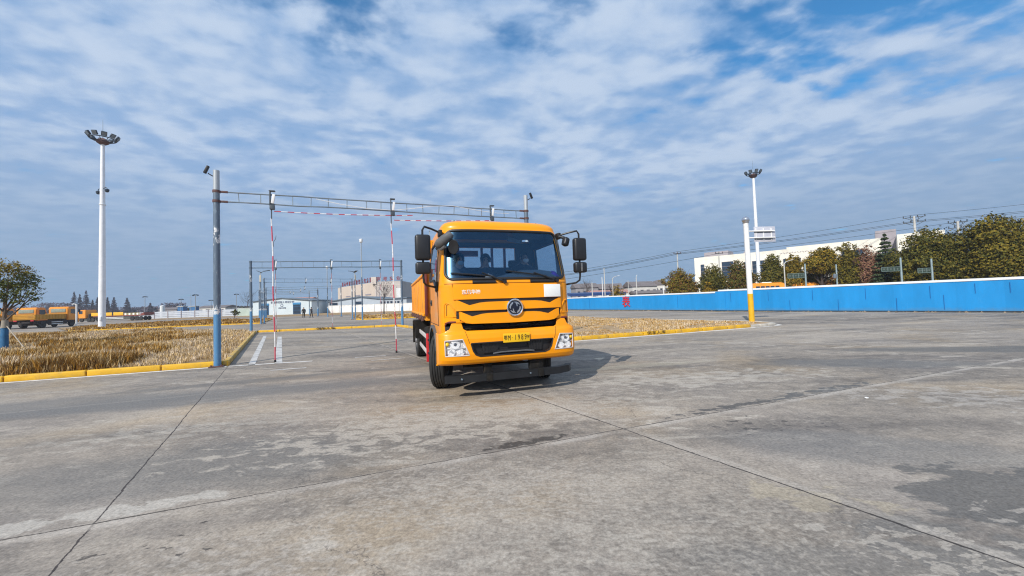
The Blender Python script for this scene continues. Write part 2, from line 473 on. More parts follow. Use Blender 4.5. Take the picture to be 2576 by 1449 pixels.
for j in range(8):
    for i in range(8): gf.append((j * 9 + i, j * 9 + i + 1, j * 9 + 10 + i, j * 9 + 9 + i))
structure(raw("ground", gv, gf, GM))


def soil_material(name, a, b_, c_, scale=1.2):
    m = bpy.data.materials.new(name); m.use_nodes = True
    t = NT(m.node_tree); b = t.n['Principled BSDF']
    pos = t.node('ShaderNodeNewGeometry').outputs['Position']
    n = t.noise(pos, scale, 7, .68, .4).outputs[0]
    f = t.noise(pos, scale * 14, 4, .7).outputs[0]
    c = t.ramp(t.m('ADD', t.m('MULTIPLY', n, .65), t.m('MULTIPLY', f, .35)), [(.36, a), (.5, b_), (.64, c_)])
    t.put(b.inputs['Base Color'], c); t.put(b.inputs['Roughness'], .95); t.put(b.inputs['Specular IOR Level'], .1)
    bn = t.node('ShaderNodeBump'); t.put(bn.inputs['Strength'], .8); t.put(bn.inputs['Distance'], .05)
    t.put(bn.inputs['Height'], f); t.put(b.inputs['Normal'], bn.outputs[0])
    return m


M_SOIL = soil_material("dry straw soil", (.16, .105, .055), (.34, .235, .13), (.47, .345, .215))
M_SOIL2 = soil_material("pale dusty straw soil", (.22, .15, .085), (.40, .285, .17), (.50, .37, .24))
M_FIELD = soil_material("far field", (.06, .06, .04), (.10, .09, .06), (.13, .11, .075), .2)


def poly_sheet(name, pts, z, m):
    mb = MB(); f = mb.b.faces.new([mb.b.verts.new((x, y, z)) for x, y in pts])
    if f.calc_center_median() is not None:
        bmesh.ops.triangulate(mb.b, faces=[f])
    for q in mb.b.faces:
        q.normal_update()
        if q.normal.z < 0: q.normal_flip()
    return structure(mb.build(name, m, smooth=False, fix=False))


def lerp2(a, b, t): return (a[0] + (b[0] - a[0]) * t, a[1] + (b[1] - a[1]) * t)


M_KERB = mat("kerb yellow paint", (.66, .37, .012), .65, var=.16, scale=2.5, dirt=((.28, .20, .09), .6, 3.0), bump=.15)
M_KERB2 = mat("faded kerb paint", (.50, .32, .075), .8, var=.22, scale=2.0, dirt=((.34, .28, .18), .9, 1.6), bump=.2)
M_LINE = mat("worn white road paint", (.52, .505, .48), .8, var=.25, scale=4, dirt=((.24, .225, .21), 1.0, 2.0))

M_EDGE = mat("white edge line paint", (.72, .70, .66), .8, var=.12, scale=3, dirt=((.42, .40, .37), .6, 2.0))


def kerb(pts, wid=.14, hgt=.15, seg=1.6, m=M_KERB, inner=1, name="kerb", gap=.012):
    """painted kerb stones along a polyline; pts is the road-side edge, inner=+1 puts the stone on its left"""
    mb = MB()
    for (a, b) in zip(pts[:-1], pts[1:]):
        a, b = Vector((*a, 0)), Vector((*b, 0)); L = (b - a).length; d = (b - a) / L; n = Vector((-d.y, d.x, 0)) * inner
        k = max(1, round(L / seg))
        for i in range(k):
            p, q = a + d * (L * i / k + gap), a + d * (L * (i + 1) / k - gap)
            c = (p + q) / 2 + n * wid / 2; j = random.uniform(-.006, .006)
            mb.box((c.x, c.y, hgt / 2 - .02 + j), ((q - p).length, wid, hgt + .04), (0, 0, math.atan2(d.y, d.x)), bev=.025)
    return structure(mb.build(name, m))


def line(pts, wid, name="road_marking", m=M_LINE, z=.004):
    mb = MB()
    for a, b in zip(pts[:-1], pts[1:]):
        a, b = Vector((*a, z)), Vector((*b, z)); d = (b - a).normalized(); n = Vector((-d.y, d.x, 0)) * wid / 2
        f = mb.b.faces.new([mb.b.verts.new(p) for p in (a - n, b - n, b + n, a + n)])
    return structure(mb.build(name, m, smooth=False))


random.seed(3)
# corner points of the reversing bay and of the islands (metres, camera at the origin looking along +Y)
A = (-8.34, 11.12); B = (-18.1, 26.75); C2 = (-8.75, 28.55); D = (.62, 14.12); TIP = (12.9, 18.6)
LFT = (-46, -1.75)
ISL_BACK = [B, (-20.9, 28.9), (-26.6, 32.2), (-32.3, 34.6), (-41.3, 36.3), (-54.8, 41), (-75, 46)]
poly_sheet("soil", [LFT, A] + ISL_BACK + [(-90, 30), (-70, 0)], .09, M_SOIL)
kerb([LFT, A], inner=1); kerb([A, B], inner=1, m=M_KERB2)
kerb([B, C2, (-7.3, 26.35)], inner=1, m=M_KERB); kerb([(-7.3, 26.35), D], inner=1, m=M_KERB2)
kerb([D, (6.97, 16.3), (11.2, 17.92)], inner=1)
poly_sheet("soil", [D, (6.97, 16.3), (11.2, 17.92), (12.3, 18.42), (12.9, 18.82), (13.02, 19.4), (12.92, 20.5), (12.5, 21.3), (8.9, 26.3), (5.3, 33.1), (0, 40), (-7.3, 26.35)], .09, M_SOIL2)
poly_sheet("soil", [B, C2, (-8.2, 29.4), (-18.4, 27.7)], .10, M_SOIL)
kerb([(11.2, 17.92), (12.35, 18.38), (12.95, 18.75), (13.12, 19.35), (13.0, 20.5), (12.6, 21.3), (8.95, 26.4)], wid=.16, hgt=.11, seg=.6, m=mat('pale concrete kerb', (.46, .43, .38), .85, var=.15, scale=4), inner=1)
line([(11.3, 17.72), (12.45, 18.18), (13.1, 18.62), (13.32, 19.3), (13.2, 20.6)], .12, m=M_EDGE)
M_STENCIL = mat("faded black stencil", (.05, .03, .012), .8, var=.3, scale=6)
kr = [o for o in COL.objects if o.name.startswith('kerb')]   # kerb lettering
text_mesh('lettering', '倒车入库', .16, M_STENCIL, kr[-1], upright((6.0, 15.955, .085), (.325, -.946, 0)), .002, 0, 1.5)
text_mesh('lettering', '倒车入库', .20, M_STENCIL, kr[2], upright((-13.6, 27.55, .085), (.19, -.98, 0)), .004, .004, 1.6)
# second row of islands
K2 = [(-46, 39.2), (-42.3, 40.4), (-35.2, 42.1), (-29, 43.6)]
kerb(K2, m=M_KERB, hgt=.13); kerb([(-29, 43.6), (-38, 60)], m=M_KERB2, hgt=.13)
poly_sheet("soil", K2 + [(-38, 60), (-55, 70), (-66, 62), (-60, 50)], .09, M_SOIL)
K3 = [(-19.3, 46.6), (-18.2, 44.9), (-15.6, 45), (-12.4, 45.8), (2, 50)]
kerb(K3, m=M_KERB, hgt=.13)
poly_sheet("soil", K3 + [(2, 70), (-30, 70)], .09, M_SOIL2)
poly_sheet("soil", [(-95, 92), (-66, 92), (-52, 80), (-30, 78), (-10, 84), (5, 100), (-20, 112), (-70, 118), (-110, 112)], .012, M_SOIL)
poly_sheet("soil", [(6.2, 57.5), (9.3, 52.2), (19.3, 34.6), (21.5, 31.5), (22.3, 32.2), (20.4, 36.2), (9.6, 57.5)], .012, M_SOIL2)
poly_sheet("field", [(-900, 128), (-150, 128), (-150, 110), (-120, 121), (-60, 124), (20, 118), (40, 96), (70, 60), (60, 20), (900, 20), (900, 1100), (-900, 1100)], .02, M_FIELD)
# painted lines
off = lambda p, q, s: tuple((Vector((*p, 0)) + Vector((-(q[1] - p[1]), q[0] - p[0], 0)).normalized() * s)[:2])
line([off(LFT, A, -.17), off(A, LFT, .17)], .15, m=M_EDGE)
line([(-8.25, 11.0), (-6.1, 11.5)], .12, m=M_EDGE); line([(-5.0, 11.95), (-4.1, 12.2)], .10); line([(-3.2, 12.7), (-.2, 13.6)], .07)
line([off(D, (6.97, 16.3), -.2), off((6.97, 16.3), D, .2), off((11.3, 17.95), (6.97, 16.3), .2)], .18, m=M_EDGE)
line([(-7.63, 11.05), (-15.1, 23.1)], .17); line([(-7.0, 11.3), (-13.6, 22.1)], .20)
line([off(B, C2, -.10), off(C2, B, .10)], .09)
line([(-9.0, 28.2), (-6.6, 24.4)], .12)
line([(-6.4, 10.0), (-5.6, 10.25)], .10); line([(-4.2, 11.2), (-3.3, 11.5)], .09)
line([(-29, 44), (-20, 46.5)], .12)

# ================================================================== DRY GRASS (uncountable)
G_TONES = [mat("straw blades", (.52, .37, .18), .9, island=.30, var=.1, spec=.1), mat("golden blades", (.34, .175, .03), .9, island=.35, var=.12, spec=.1),
           mat("pale seed heads", (.62, .50, .36), .9, island=.22, var=.1, spec=.1), mat("brown blades", (.20, .11, .035), .9, island=.35, var=.1, spec=.1)]


def inside(p, poly):
    x, y = p; c = False; n = len(poly)
    for i in range(n):
        (x0, y0), (x1, y1) = poly[i], poly[i - 1]
        if (y0 > y) != (y1 > y) and x < (x1 - x0) * (y - y0) / (y1 - y0) + x0: c = not c
    return c


def grass(name, poly, count, h0, h1, label_z, seed, tone, near=None, dens=None, wid=.0065):
    rnd = random.Random(seed); vs, fs, mi = [], [], []
    x0, x1 = min(p[0] for p in poly), max(p[0] for p in poly); y0, y1 = min(p[1] for p in poly), max(p[1] for p in poly)
    done = tries = 0
    while done < count and tries < count * 60:
        tries += 1
        x, y = rnd.uniform(x0, x1), rnd.uniform(y0, y1)
        if not inside((x, y), poly): continue
        dist = math.hypot(x, y)
        if near and rnd.random() > min(1, (near / dist) ** 1.6): continue
        nz = mnoise.noise(Vector((x * .35, y * .35, seed))) ; nz2 = mnoise.noise(Vector((x * 1.1, y * 1.1, seed + 5)))
        d = (dens(x, y) if dens else 1.0)
        if rnd.random() > d * (.38 + nz2 * 1.3 + nz * .5): continue
        s = max(.6, min(2.2, dist / 13))
        h = rnd.uniform(h0, h1) * (1 + nz * .7) * (.35 + .85 * d)
        tn = tone(x, y, nz, nz2, rnd)
        for k in range(5):
            a = rnd.uniform(0, 6.283); ln = rnd.uniform(.1, .55) * h; hh = h * rnd.uniform(.6, 1.15)
            bx, by = x + rnd.gauss(0, .05) * s, y + rnd.gauss(0, .05) * s
            wd = wid * s * rnd.uniform(.7, 1.5); ca, sa = math.cos(a + 1.57) * wd, math.sin(a + 1.57) * wd
            mx, my = bx + math.cos(a) * ln * .4, by + math.sin(a) * ln * .4
            i = len(vs)
            vs += [(bx - ca, by - sa, label_z), (bx + ca, by + sa, label_z), (mx + ca * .8, my + sa * .8, label_z + hh * .6), (mx - ca * .8, my - sa * .8, label_z + hh * .6),
                   (bx + math.cos(a) * ln, by + math.sin(a) * ln, label_z + hh)]
            fs += [(i, i + 1, i + 2, i + 3), (i + 3, i + 2, i + 4)]; mi += [tn, tn]
        done += 1
    o = raw(name, vs, fs, G_TONES, mi=mi)
    return o


def front_dist(x, y):       # distance behind the near kerb of the left island
    return (x - A[0]) * -.324 + (y - A[1]) * .946


def zone_left(x, y):
    f = front_dist(x, y) + mnoise.noise(Vector((x * .35, y * .35, 8))) * 1.3
    e = (x - A[0]) * -.847 + (y - A[1]) * -.531          # distance from the bay-side kerb
    big = mnoise.noise(Vector((x * .22, y * .22, 3)))
    if e < 2.6 and f < 9: return 'bare'
    if f < 1.9: return 'brown'
    if f < 4.4: return 'pale' if big < .25 else 'brown'
    if f < 7.5: return 'gold' if big > -.05 else 'bare'
    return 'gold' if big > .12 else 'bare'


def tone_left(x, y, nz, nz2, rnd):
    q = rnd.random(); z = zone_left(x, y)
    if z == 'brown': return 3 if q < .38 else (1 if q < .75 else 0)
    if z == 'pale': return 2 if q < .6 else (0 if q < .92 else 1)
    if z == 'gold': return 1 if q < .45 else (3 if q < .55 else 0)
    return 0 if q < .6 else 2


def dens_left(x, y):
    f = front_dist(x, y)
    return {'brown': 1.0, 'pale': .7, 'gold': .7, 'bare': .2}[zone_left(x, y)] * max(.1, min(1, (f - .1) / .45))


tag(grass("dry_grass", [LFT, (A[0] - .25, A[1] + .1), (B[0] - .3, B[1])] + ISL_BACK[1:5] + [(-60, 30)], 52000, .10, .34, .09, 1, tone_left, near=14, dens=dens_left),
    "tall golden dry grass filling the left island behind the yellow kerb", "grass", kind="stuff")
tag(grass("dry_grass", [D, (6.97, 16.4), (11.2, 18.1), (12.4, 19.5), (8.9, 25.7), (5.3, 32.9), (0, 39), (-7, 26.6)], 12000, .04, .13, .09, 2,
          lambda x, y, nz, n2, r: (0 if r.random() < .5 else (2 if r.random() < .6 else 1)), near=18, dens=lambda x, y: .55), 
    "short trampled straw grass on the right island beside the truck", "grass", kind="stuff")
tag(grass("dry_grass", K2 + [(-38, 60), (-55, 68), (-62, 54)], 4500, .08, .26, .09, 4, lambda x, y, nz, n2, r: (1 if r.random() < .6 else (3 if r.random() < .4 else 0)), dens=lambda x, y: .7, wid=.02),
    "brown dry grass on the far island behind the floodlight mast", "grass", kind="stuff")
tag(grass("dry_grass", K3 + [(2, 62), (-26, 62)], 2500, .1, .35, .09, 6, lambda x, y, nz, n2, r: (1 if r.random() < .4 else 0), dens=lambda x, y: .5, wid=.02),
    "sparse dry grass by the far globe camera poles", "grass", kind="stuff")
# ================================================================== STEEL GANTRIES OF THE TEST BAYS
def pole_material():
    m = bpy.data.materials.new("galvanised pole with blue foot"); m.use_nodes = True
    t = NT(m.node_tree); b = t.n['Principled BSDF']
    co = t.node('ShaderNodeTexCoord').outputs['Object']
    z = t.node('ShaderNodeSeparateXYZ'); t.put(z.inputs[0], co)
    n = t.noise(t.mapping(co, scale=(3, 3, .7)), 3, 6, .7).outputs[0]
    zn = t.m('ADD', z.outputs[2], t.m('MULTIPLY', t.m('SUBTRACT', n, .5), 1.1))
    c = t.mix(t.rng(zn, 1.5, 1.75), (.10, .26, .46), (.125, .165, .215))
    c = t.mix(t.rng(z.outputs[2], 5.02, 5.10), c, (.42, .45, .47))
    c = t.mix(t.rng(t.noise(t.mapping(co, scale=(6, 6, 1.2)), 4, 6, .7).outputs[0], .55, .66, 0, .6), c, (.30, .38, .43))
    wh = t.m('ADD', t.rng(t.m('ABSOLUTE', t.m('SUBTRACT', zn, 3.72)), .16, .22, 1, 0), t.rng(t.m('ABSOLUTE', t.m('SUBTRACT', zn, 1.62)), .09, .14, 1, 0))
    wh = t.m('MULTIPLY', wh, t.rng(t.noise(co, 9, 4, .6).outputs[0], .44, .52))
    c = t.mix(t.m('MINIMUM', wh, 1.0), c, (.72, .72, .71))
    c = t.mix(t.rng(t.noise(t.mapping(co, scale=(9, 9, 1)), 2.5, 6, .7).outputs[0], .64, .70, 0, .7), c, (.50, .52, .51))
    t.put(b.inputs['Base Color'], c); t.put(b.inputs['Roughness'], .42); t.put(b.inputs['Metallic'], .25)
    return m


def band_material(name, dark, light, period, axis=2, frac=.5, rough=.5):
    m = bpy.data.materials.new(name); m.use_nodes = True
    t = NT(m.node_tree); b = t.n['Principled BSDF']
    co = t.node('ShaderNodeTexCoord').outputs['Object']
    s = t.node('ShaderNodeSeparateXYZ'); t.put(s.inputs[0], co)
    f = t.m('FRACT', t.m('DIVIDE', s.outputs[axis], period))
    k = t.m('LESS_THAN', f, frac)
    c = t.v('SCALE', t.mix(k, light, dark), scale=t.rng(t.noise(co, 12, 4, .6).outputs[0], .3, .7, .8, 1.12))
    t.put(b.inputs['Base Color'], c); t.put(b.inputs['Roughness'], rough)
    return m


M_POLE = pole_material()
M_STEEL = mat("dull galvanised steel", (.19, .24, .29), .45, .35, var=.2, scale=3, dirt=((.30, .22, .16), .4, 5))
M_STEELD = mat("slate blue steel", (.085, .125, .17), .5, .2, var=.2, scale=3)
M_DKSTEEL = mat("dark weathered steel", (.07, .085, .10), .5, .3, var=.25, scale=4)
M_RUST = mat("red primer clamp", (.11, .055, .05), .7, var=.3, scale=8)
M_WHITE = mat("white paint", (.78, .78, .77), .45, var=.06, scale=2, dirt=((.5, .49, .47), .35, 3))
M_WHITE2 = mat("white mast paint", (.82, .83, .85), .38, var=.05, scale=1.5, dirt=((.6, .6, .6), .3, 2))
M_BLACK = mat("black plastic", (.014, .014, .016), .42, var=.15, scale=6)
M_DARKBLUE = mat("dark floodlight casing", (.03, .045, .065), .4, .2, var=.2, scale=4)
M_GLASSDARK = mat("dark window glass", (.025, .045, .075), .12, var=.2, scale=.6)
M_STRIPE2 = band_material("faded marker bands", (.40, .20, .22), (.50, .52, .54), .92)
M_STRIPE = band_material("red white marker bands", (.56, .06, .10), (.74, .73, .73), .92)
M_ROPE = band_material("red white rope bands", (.55, .03, .05), (.78, .76, .75), .36, axis=0)


def camera_head(mb, p, d, s=1.0):
    p = Vector(p); d = Vector(d).normalized()
    mb.tube([p, p + d * .20 * s], .05 * s, 8)
    return mb


def gantry(p0, p1, H, zt, zb, hangers, label, struts, cams=True, rp=.085, rc=.022, name="bay_gantry", group='test bay gantries'):
    p0, p1 = Vector((*p0, 0)), Vector((*p1, 0)); d = (p1 - p0).normalized(); L = (p1 - p0).length; n = Vector((-d.y, d.x, 0))
    t = thing(name, label, 'gantry', p0, math.atan2(d.y, d.x), group)
    for s in (0, L):
        mb = MB(); mb.tube([(s, 0, -.05), (s, 0, H)], [rp * 1.08, rp * .92], 20)
        po = mb.build('pole', M_POLE, t)
        fl = MB(); fl.box((s, 0, .02), (.34, .34, .03), bev=.004)
        for a in (-.12, .12):
            for b_ in (-.12, .12): fl.lathe([(.02, .03), (.02, .07), (.001, .07)], (s + a, b_, 0), n=6)
        fl.build('base_plate', M_RUST, po)
    for z in (zt, zb):
        mb = MB(); k = 14; pts = [(L * i / k, 0, z + (random.uniform(-.012, .012) if 0 < i < k else 0)) for i in range(k + 1)]
        mb.tube(pts, rc, 8); mb.build('chord', M_STEEL if cams else M_STEELD, t)
        for s, sg in ((0, 1), (L, -1)):
            c = MB(); c.lathe([(rp * 1.16, -.035), (rp * 1.16, .035)], (s, 0, z), n=16); c.box((s + sg * .17, 0, z), (.22, .05, .06), bev=.01)
            c.build('clamp', M_RUST if cams else M_STEELD, t)
    for s in struts:
        mb = MB(); mb.tube([(s, 0, zb), (s + random.uniform(-.02, .02), 0, zt)], .013, 6); mb.build('strut', M_STEEL, t)
    for s in hangers:
        mb = MB(); mb.box((s - .055, 0, (zt + zb) / 2 + .03), (.03, .11, zt - zb + .16), bev=.004, mi=0); mb.box((s, 0, zt + .12), (.16, .12, .03), bev=.004)
        mb.box((s, 0, zb - .09), (.13, .11, .14), bev=.008); mb.build('hanger_bracket', M_DKSTEEL, t)
        mb = MB(); mb.box((s + .03, -.02, (zt + zb) / 2 + .02), (.075, .06, zt - zb), (0, R(9), 0), bev=.006); mb.build('hanger_plate', M_WHITE, t)
    if cams:
        for s, sg in ((0, -1), (L, 1)):
            mb = MB(); mb.tube([(s, 0, H - .22), (s + sg * .16, -.02, H - .13), (s + sg * .19, -.03, H - .10)], .014, 8)
            mb.box((s + sg * .23, -.02, H + .0), (.07, .08, .24), (0, R(-22 * sg), 0), bev=.012)
            mb.build('camera', M_BLACK, t)
    return t, d


random.seed(11)
G1A, G1B = (-8.55, 10.97), (-8.55 + 9.92 * math.cos(R(22)), 10.97 + 9.92 * math.sin(R(22)))
g1, gd = gantry(G1A, G1B, 5.72, 5.10, 4.81, (1.40, 4.93, 8.51), "near grey steel ladder gantry spanning the bay over the truck", [.55, 1.1, 1.95, 2.45, 2.95, 3.5, 4.1, 4.55, 5.4, 5.95, 6.5, 7.05, 7.6, 8.1, 9.0, 9.5])
mb = MB()
mb.tube([(2.6, -.02, 5.06), (3.3, -.05, 4.93), (4.1, -.05, 4.84), (4.93, -.04, 4.83), (5.6, -.04, 4.93), (6.2, -.02, 5.05), (7.0, -.02, 5.12), (8.0, -.03, 5.0), (8.7, -.02, 4.95), (9.2, 0, 4.97)], .009, 6)
mb.build('cable', M_WHITE, g1)
g2, _ = gantry((-18.25, 26.45), (-8.45, 29.0), 5.05, 4.98, 4.55, (1.55, 5.2, 8.6), "second grey gantry standing behind the rear yellow kerb", [.7, 1.9, 2.6, 3.3, 4.0, 4.7, 5.9, 6.6, 7.3, 8.0, 9.3], cams=False, rc=.032)
g3, _ = gantry((-28.3, 43.2), (-20.2, 47.8), 5.2, 5.1, 4.72, (4.2, 6.9), "third thin gantry between the two solar lamps", [1, 2, 3, 5, 6, 8], cams=False, rp=.07, rc=.02)
g4, _ = gantry((-40.3, 62.0), (-28.7, 63.5), 5.2, 5.15, 4.8, (6,), "far thin gantry in front of the white test hall", [2, 4, 8, 10], cams=False, rp=.08, rc=.022)
g5, _ = gantry((-51.5, 78), (-40.5, 79), 5.4, 5.2, 4.85, (5.5,), "farthest pale gantry before the test hall door", [2, 4, 8, 10], cams=False, rp=.08, rc=.022)

gantry((-47.0, 70.3), (-36.5, 71.0), 5.3, 5.2, 4.85, (3.0, 7.5), "pale receding gantry, fifth in the row toward the test hall", [2, 4, 6, 8], cams=False, rp=.08, rc=.03)
gantry((-58.5, 88), (-47.5, 88.6), 5.6, 5.4, 5.0, (3.0, 7.5), "pale gantry nearest the boundary wall", [2, 4, 6, 8], cams=False, rp=.09, rc=.035)
# marker poles hanging from the gantries and the ropes between them
NMARK = 0


def marker(p, top, label, lean=(0, 0), r=.018, m=None):
    t = thing('marker_pole', label, 'marker pole', (p[0], p[1], 0), 0, 'striped marker poles hanging from gantries')
    mb = MB(); k = 8
    mb.tube([(lean[0] * (i / k) + .012 * math.sin(i * 1.3), lean[1] * i / k, .05 + (top - .45) * i / k) for i in range(k + 1)], r, 10); mb.build('striped_rod', m or M_STRIPE, t)
    mb = MB(); mb.tube([(lean[0], lean[1], top - .42), (lean[0], lean[1], top)], .016, 8); mb.build('hanging_rod', M_DKSTEEL, t)
    mb = MB(); mb.lathe([(.03, 0.0), (.034, .03), (.026, .075), (.001, .085)], n=12); mb.build('foot', M_BLACK, t)
    return t


def on_g(g0, ang, s): return (g0[0] + s * math.cos(ang), g0[1] + s * math.sin(ang))


a1 = R(22)
marker(on_g(G1A, a1, 1.43), 4.78, "red and white marker pole hanging closest to the blue-footed gantry pole", (-.06, 0))
marker(on_g(G1A, a1, 4.95), 4.80, "red and white marker pole just beside the orange truck's rear wheel", (-.08, 0))
a2 = math.atan2(29.0 - 26.45, 9.8)
for s, lb in ((1.55, "thin far marker pole hanging at the second gantry's left end, with faded bands"), (5.2, "far marker pole under the middle hanger of the second gantry"), (8.6, "far marker pole hanging near the second gantry's right post")):
    marker(on_g((-18.25, 26.45), a2, s), 4.5, lb, r=.022, m=M_STRIPE2)


def rope(a, b, sag, label, r=.013, name='striped_rope'):
    a, b = Vector(a), Vector(b); L = (b - a).length
    mb = MB(); k = 16; mb.tube([(L * i / k, 0, -sag * 4 * (i / k) * (1 - i / k)) for i in range(k + 1)], r, 6)
    o = mb.build(name, M_ROPE); o.location = a
    d = (b - a).normalized(); o.rotation_euler = (0, -math.asin(d.z), math.atan2(d.y, d.x))
    return tag(o, label, 'striped rope', 'striped ropes under the gantry')


pA, pB, pC = on_g(G1A, a1, 1.45), on_g(G1A, a1, 4.97), on_g(G1A, a1, 8.5)
rope((*pA, 4.60), (*on_g(G1A, a1, 5.6), 4.70), .04, "red and white rope stretched between the two near marker poles")
rope((*pB, 4.50), (*pC, 4.66), .02, "red and white rope running on to the gantry above the truck cab")
mb = MB(); mb.tube([(0, 0, 0), (-.03, .02, -.1), (-.10, .02, -.2), (-.08, .0, -.34)], .006, 6)
o = mb.build('loose_wire', M_BLACK); o.location = (pA[0] + .05, pA[1], 3.85); tag(o, "black wire loop dangling from the marker pole", 'wire')

# ================================================================== FLOODLIGHT MASTS
def mast(loc, H, label, rz, n=10, rr=1.85, cams=False, arms=True):
    t = thing('floodlight_mast', label, 'floodlight mast', loc, rz, 'tall white floodlight masts')
    mb = MB(); mb.tube([(0, 0, 0), (0, 0, H * .33), (0, 0, H * .66), (0, 0, H)], [.33, .29, .24, .18], 24); mb.build('shaft', M_WHITE2, t)
    mb = MB()
    for z in (H * .33, H * .66): mb.lathe([(.30, -.05), (.31, 0), (.29, .05)], (0, 0, z), n=20)
    mb.build('joint_ring', M_WHITE2, t)
    mb = MB(); mb.lathe([(.28, -.35), (.55, -.15), (.6, .05), (.42, .25), (.2, .4)], (0, 0, H), n=16); mb.build('winch_drum', M_RUST, t)
    mb = MB()
    mb.lathe([(rr, .25), (rr + .06, .31), (rr, .37), (rr - .06, .31)], (0, 0, H), n=32, closed=True)
    for k in range(n):
        a = 2 * math.pi * k / n; mb.tube([(.5 * math.cos(a), .5 * math.sin(a), H + .0), (rr * .7 * math.cos(a), rr * .7 * math.sin(a), H + .10), (rr * math.cos(a), rr * math.sin(a), H + .31)], .035, 6)
    mb.build('lamp_ring', M_DARKBLUE, t)
    for k in range(n):
        a = 2 * math.pi * (k + .5) / n; c, s = math.cos(a), math.sin(a)
        mb = MB(); mb.box((0, 0, 0), (.2, .5, .5), bev=.05); mb.box((.11, 0, 0), (.02, .4, .4), mi=1)
        o = mb.build('floodlight', [M_DARKBLUE, M_STEEL], t); o.location = ((rr + .10) * c, (rr + .10) * s, H + .62); o.rotation_euler = (0, R(35), a)
    mb = MB(); mb.tube([(0, 0, H + .4), (0, 0, H + 2.7)], [.035, .012], 6); mb.build('lightning_rod', M_STEEL, t)
    if cams:
        for sg in (-1, 1):
            mb = MB(); mb.tube([(sg * .2, 0, 0), (sg * .75, 0, .10), (sg * .9, 0, 0), (sg * .92, 0, -.2)], .035, 8); mb.ball((sg * .92, 0, -.36), .19, 14, 10); mb.lathe([(.2, -.36), (.21, -.2), (.1, -.12)], (sg * .92, 0, 0), n=14)
            o = mb.build('dome_camera', M_DARKBLUE, t); o.location = (0, 0, H * .745)
    mb = MB(); mb.box((.22, -.22, 1.2), (.22, .16, .5), (0, 0, R(-45)), bev=.02); mb.build('service_hatch', M_WHITE2, t)
    return t


mast((-48.1, 44.4, 0), 22.2, "tall white floodlight mast with a ring of ten lamps and two dome cameras", R(-20), cams=True, rr=1.16)
mast((42.45, 65, 0), 21.9, "white floodlight mast standing beyond the blue hoarding", R(15), n=8, rr=1.05)
mb = MB(); mb.box((0, 0, .05), (1.6, 1.6, .10), bev=.03); o = structure(mb.build('mast_plinth', GM)); o.location = (-48.1, 44.4, 0)

# solar lamps, globe camera poles
def solar(loc, H, rz, label):
    t = thing('solar_lamp', label, 'street lamp', loc, rz, 'solar lamps beside the test bays')
    mb = MB(); mb.tube([(0, 0, 0), (0, 0, H)], [.075, .05], 12); mb.build('pole', M_POLE, t)
    mb = MB(); mb.tube([(0, 0, H - .12), (.25, 0, H + .08), (.42, 0, H + .12)], .03, 8); mb.box((.62, 0, H + .14), (.62, .26, .07), (0, R(-8), 0), bev=.02); mb.build('lamp_head', M_DARKBLUE, t)
    mb = MB(); mb.box((-.12, 0, H + .05), (.5, .4, .03), (0, R(24), 0)); mb.build('solar_panel', M_BLACK, t)
    mb = MB(); mb.box((.0, -.08, H - .75), (.16, .10, .75), bev=.01); mb.build('battery_box', mat("cream box", (.55, .48, .36), .6), t)


solar((-28.35, 42.7, 0), 5.85, R(15), "solar lamp at the far left bay corner, head turned right")
solar((-19.95, 48.1, 0), 6.0, R(160), "solar lamp by the factory, head turned left")


def globe_pole(loc, H, label):
    t = thing('camera_pole', label, 'camera pole', loc, 0, 'slim poles with globe cameras')
    mb = MB(); mb.tube([(0, 0, 0), (0, 0, H)], [.09, .055], 12); mb.build('pole', M_POLE, t)
    mb = MB(); mb.lathe([(.05, 0), (.2, .05), (.2, .2), (.05, .26)], (0, 0, H), n=14); mb.build('hood', M_WHITE, t)
    mb = MB(); mb.ball((0, 0, H - .05), .19, 14, 10); mb.build('globe', M_WHITE, t)


globe_pole((-17.8, 44.9, 0), 9.4, "tall slim camera pole with a white globe, closest to the truck")
globe_pole((-31.8, 65.2, 0), 8.5, "shorter camera pole with white globe behind the third gantry")

# ball topped pole with the back of a sign
t = thing('sign_pole', "white ball-topped pole with yellow foot carrying a sign seen from behind", 'sign', (12.8, 20.4, 0), R(4))
mb = MB(); mb.tube([(0, 0, 1.58), (-.03, 0, 5.42)], [.135, .125], 20); mb.build('upper_pole', M_WHITE, t)
mb = MB(); mb.tube([(.01, 0, -.02), (0, 0, 1.58)], [.14, .135], 20); mb.build('yellow_foot', mat("yellow pole paint", (.72, .40, .01), .5, var=.1, scale=3), t)
mb = MB(); mb.ball((-.03, 0, 5.58), .19, 18, 12); mb.lathe([(.15, 5.40), (.16, 5.46), (.12, 5.5)], (-.03, 0, 0), n=18); mb.build('ball_cap', mat("polished steel", (.55, .55, .57), .18, .9, var=.05), t)
for z in (4.96, 4.60):
    mb = MB(); mb.tube([(0, 0, z), (1.58, -.02, z)], .035, 10); mb.build('arm', M_WHITE, t)
mb = MB(); mb.box((1.06, .06, 4.79), (1.22, .02, .84), bev=.006)
sb = mb.build('sign_panel', mat("bare aluminium sign back", (.56, .56, .61), .5, .25, var=.06), t)
mb = MB()
for x in (.55, .98, 1.42): mb.box((x, .035, 4.79), (.05, .02, .66), bev=.004)
for z in (4.90, 4.52):
    mb.box((.98, .033, z), (1.0, .02, .05), mi=1)
mb.build('stiffener', [M_WHITE, M_DKSTEEL], sb)

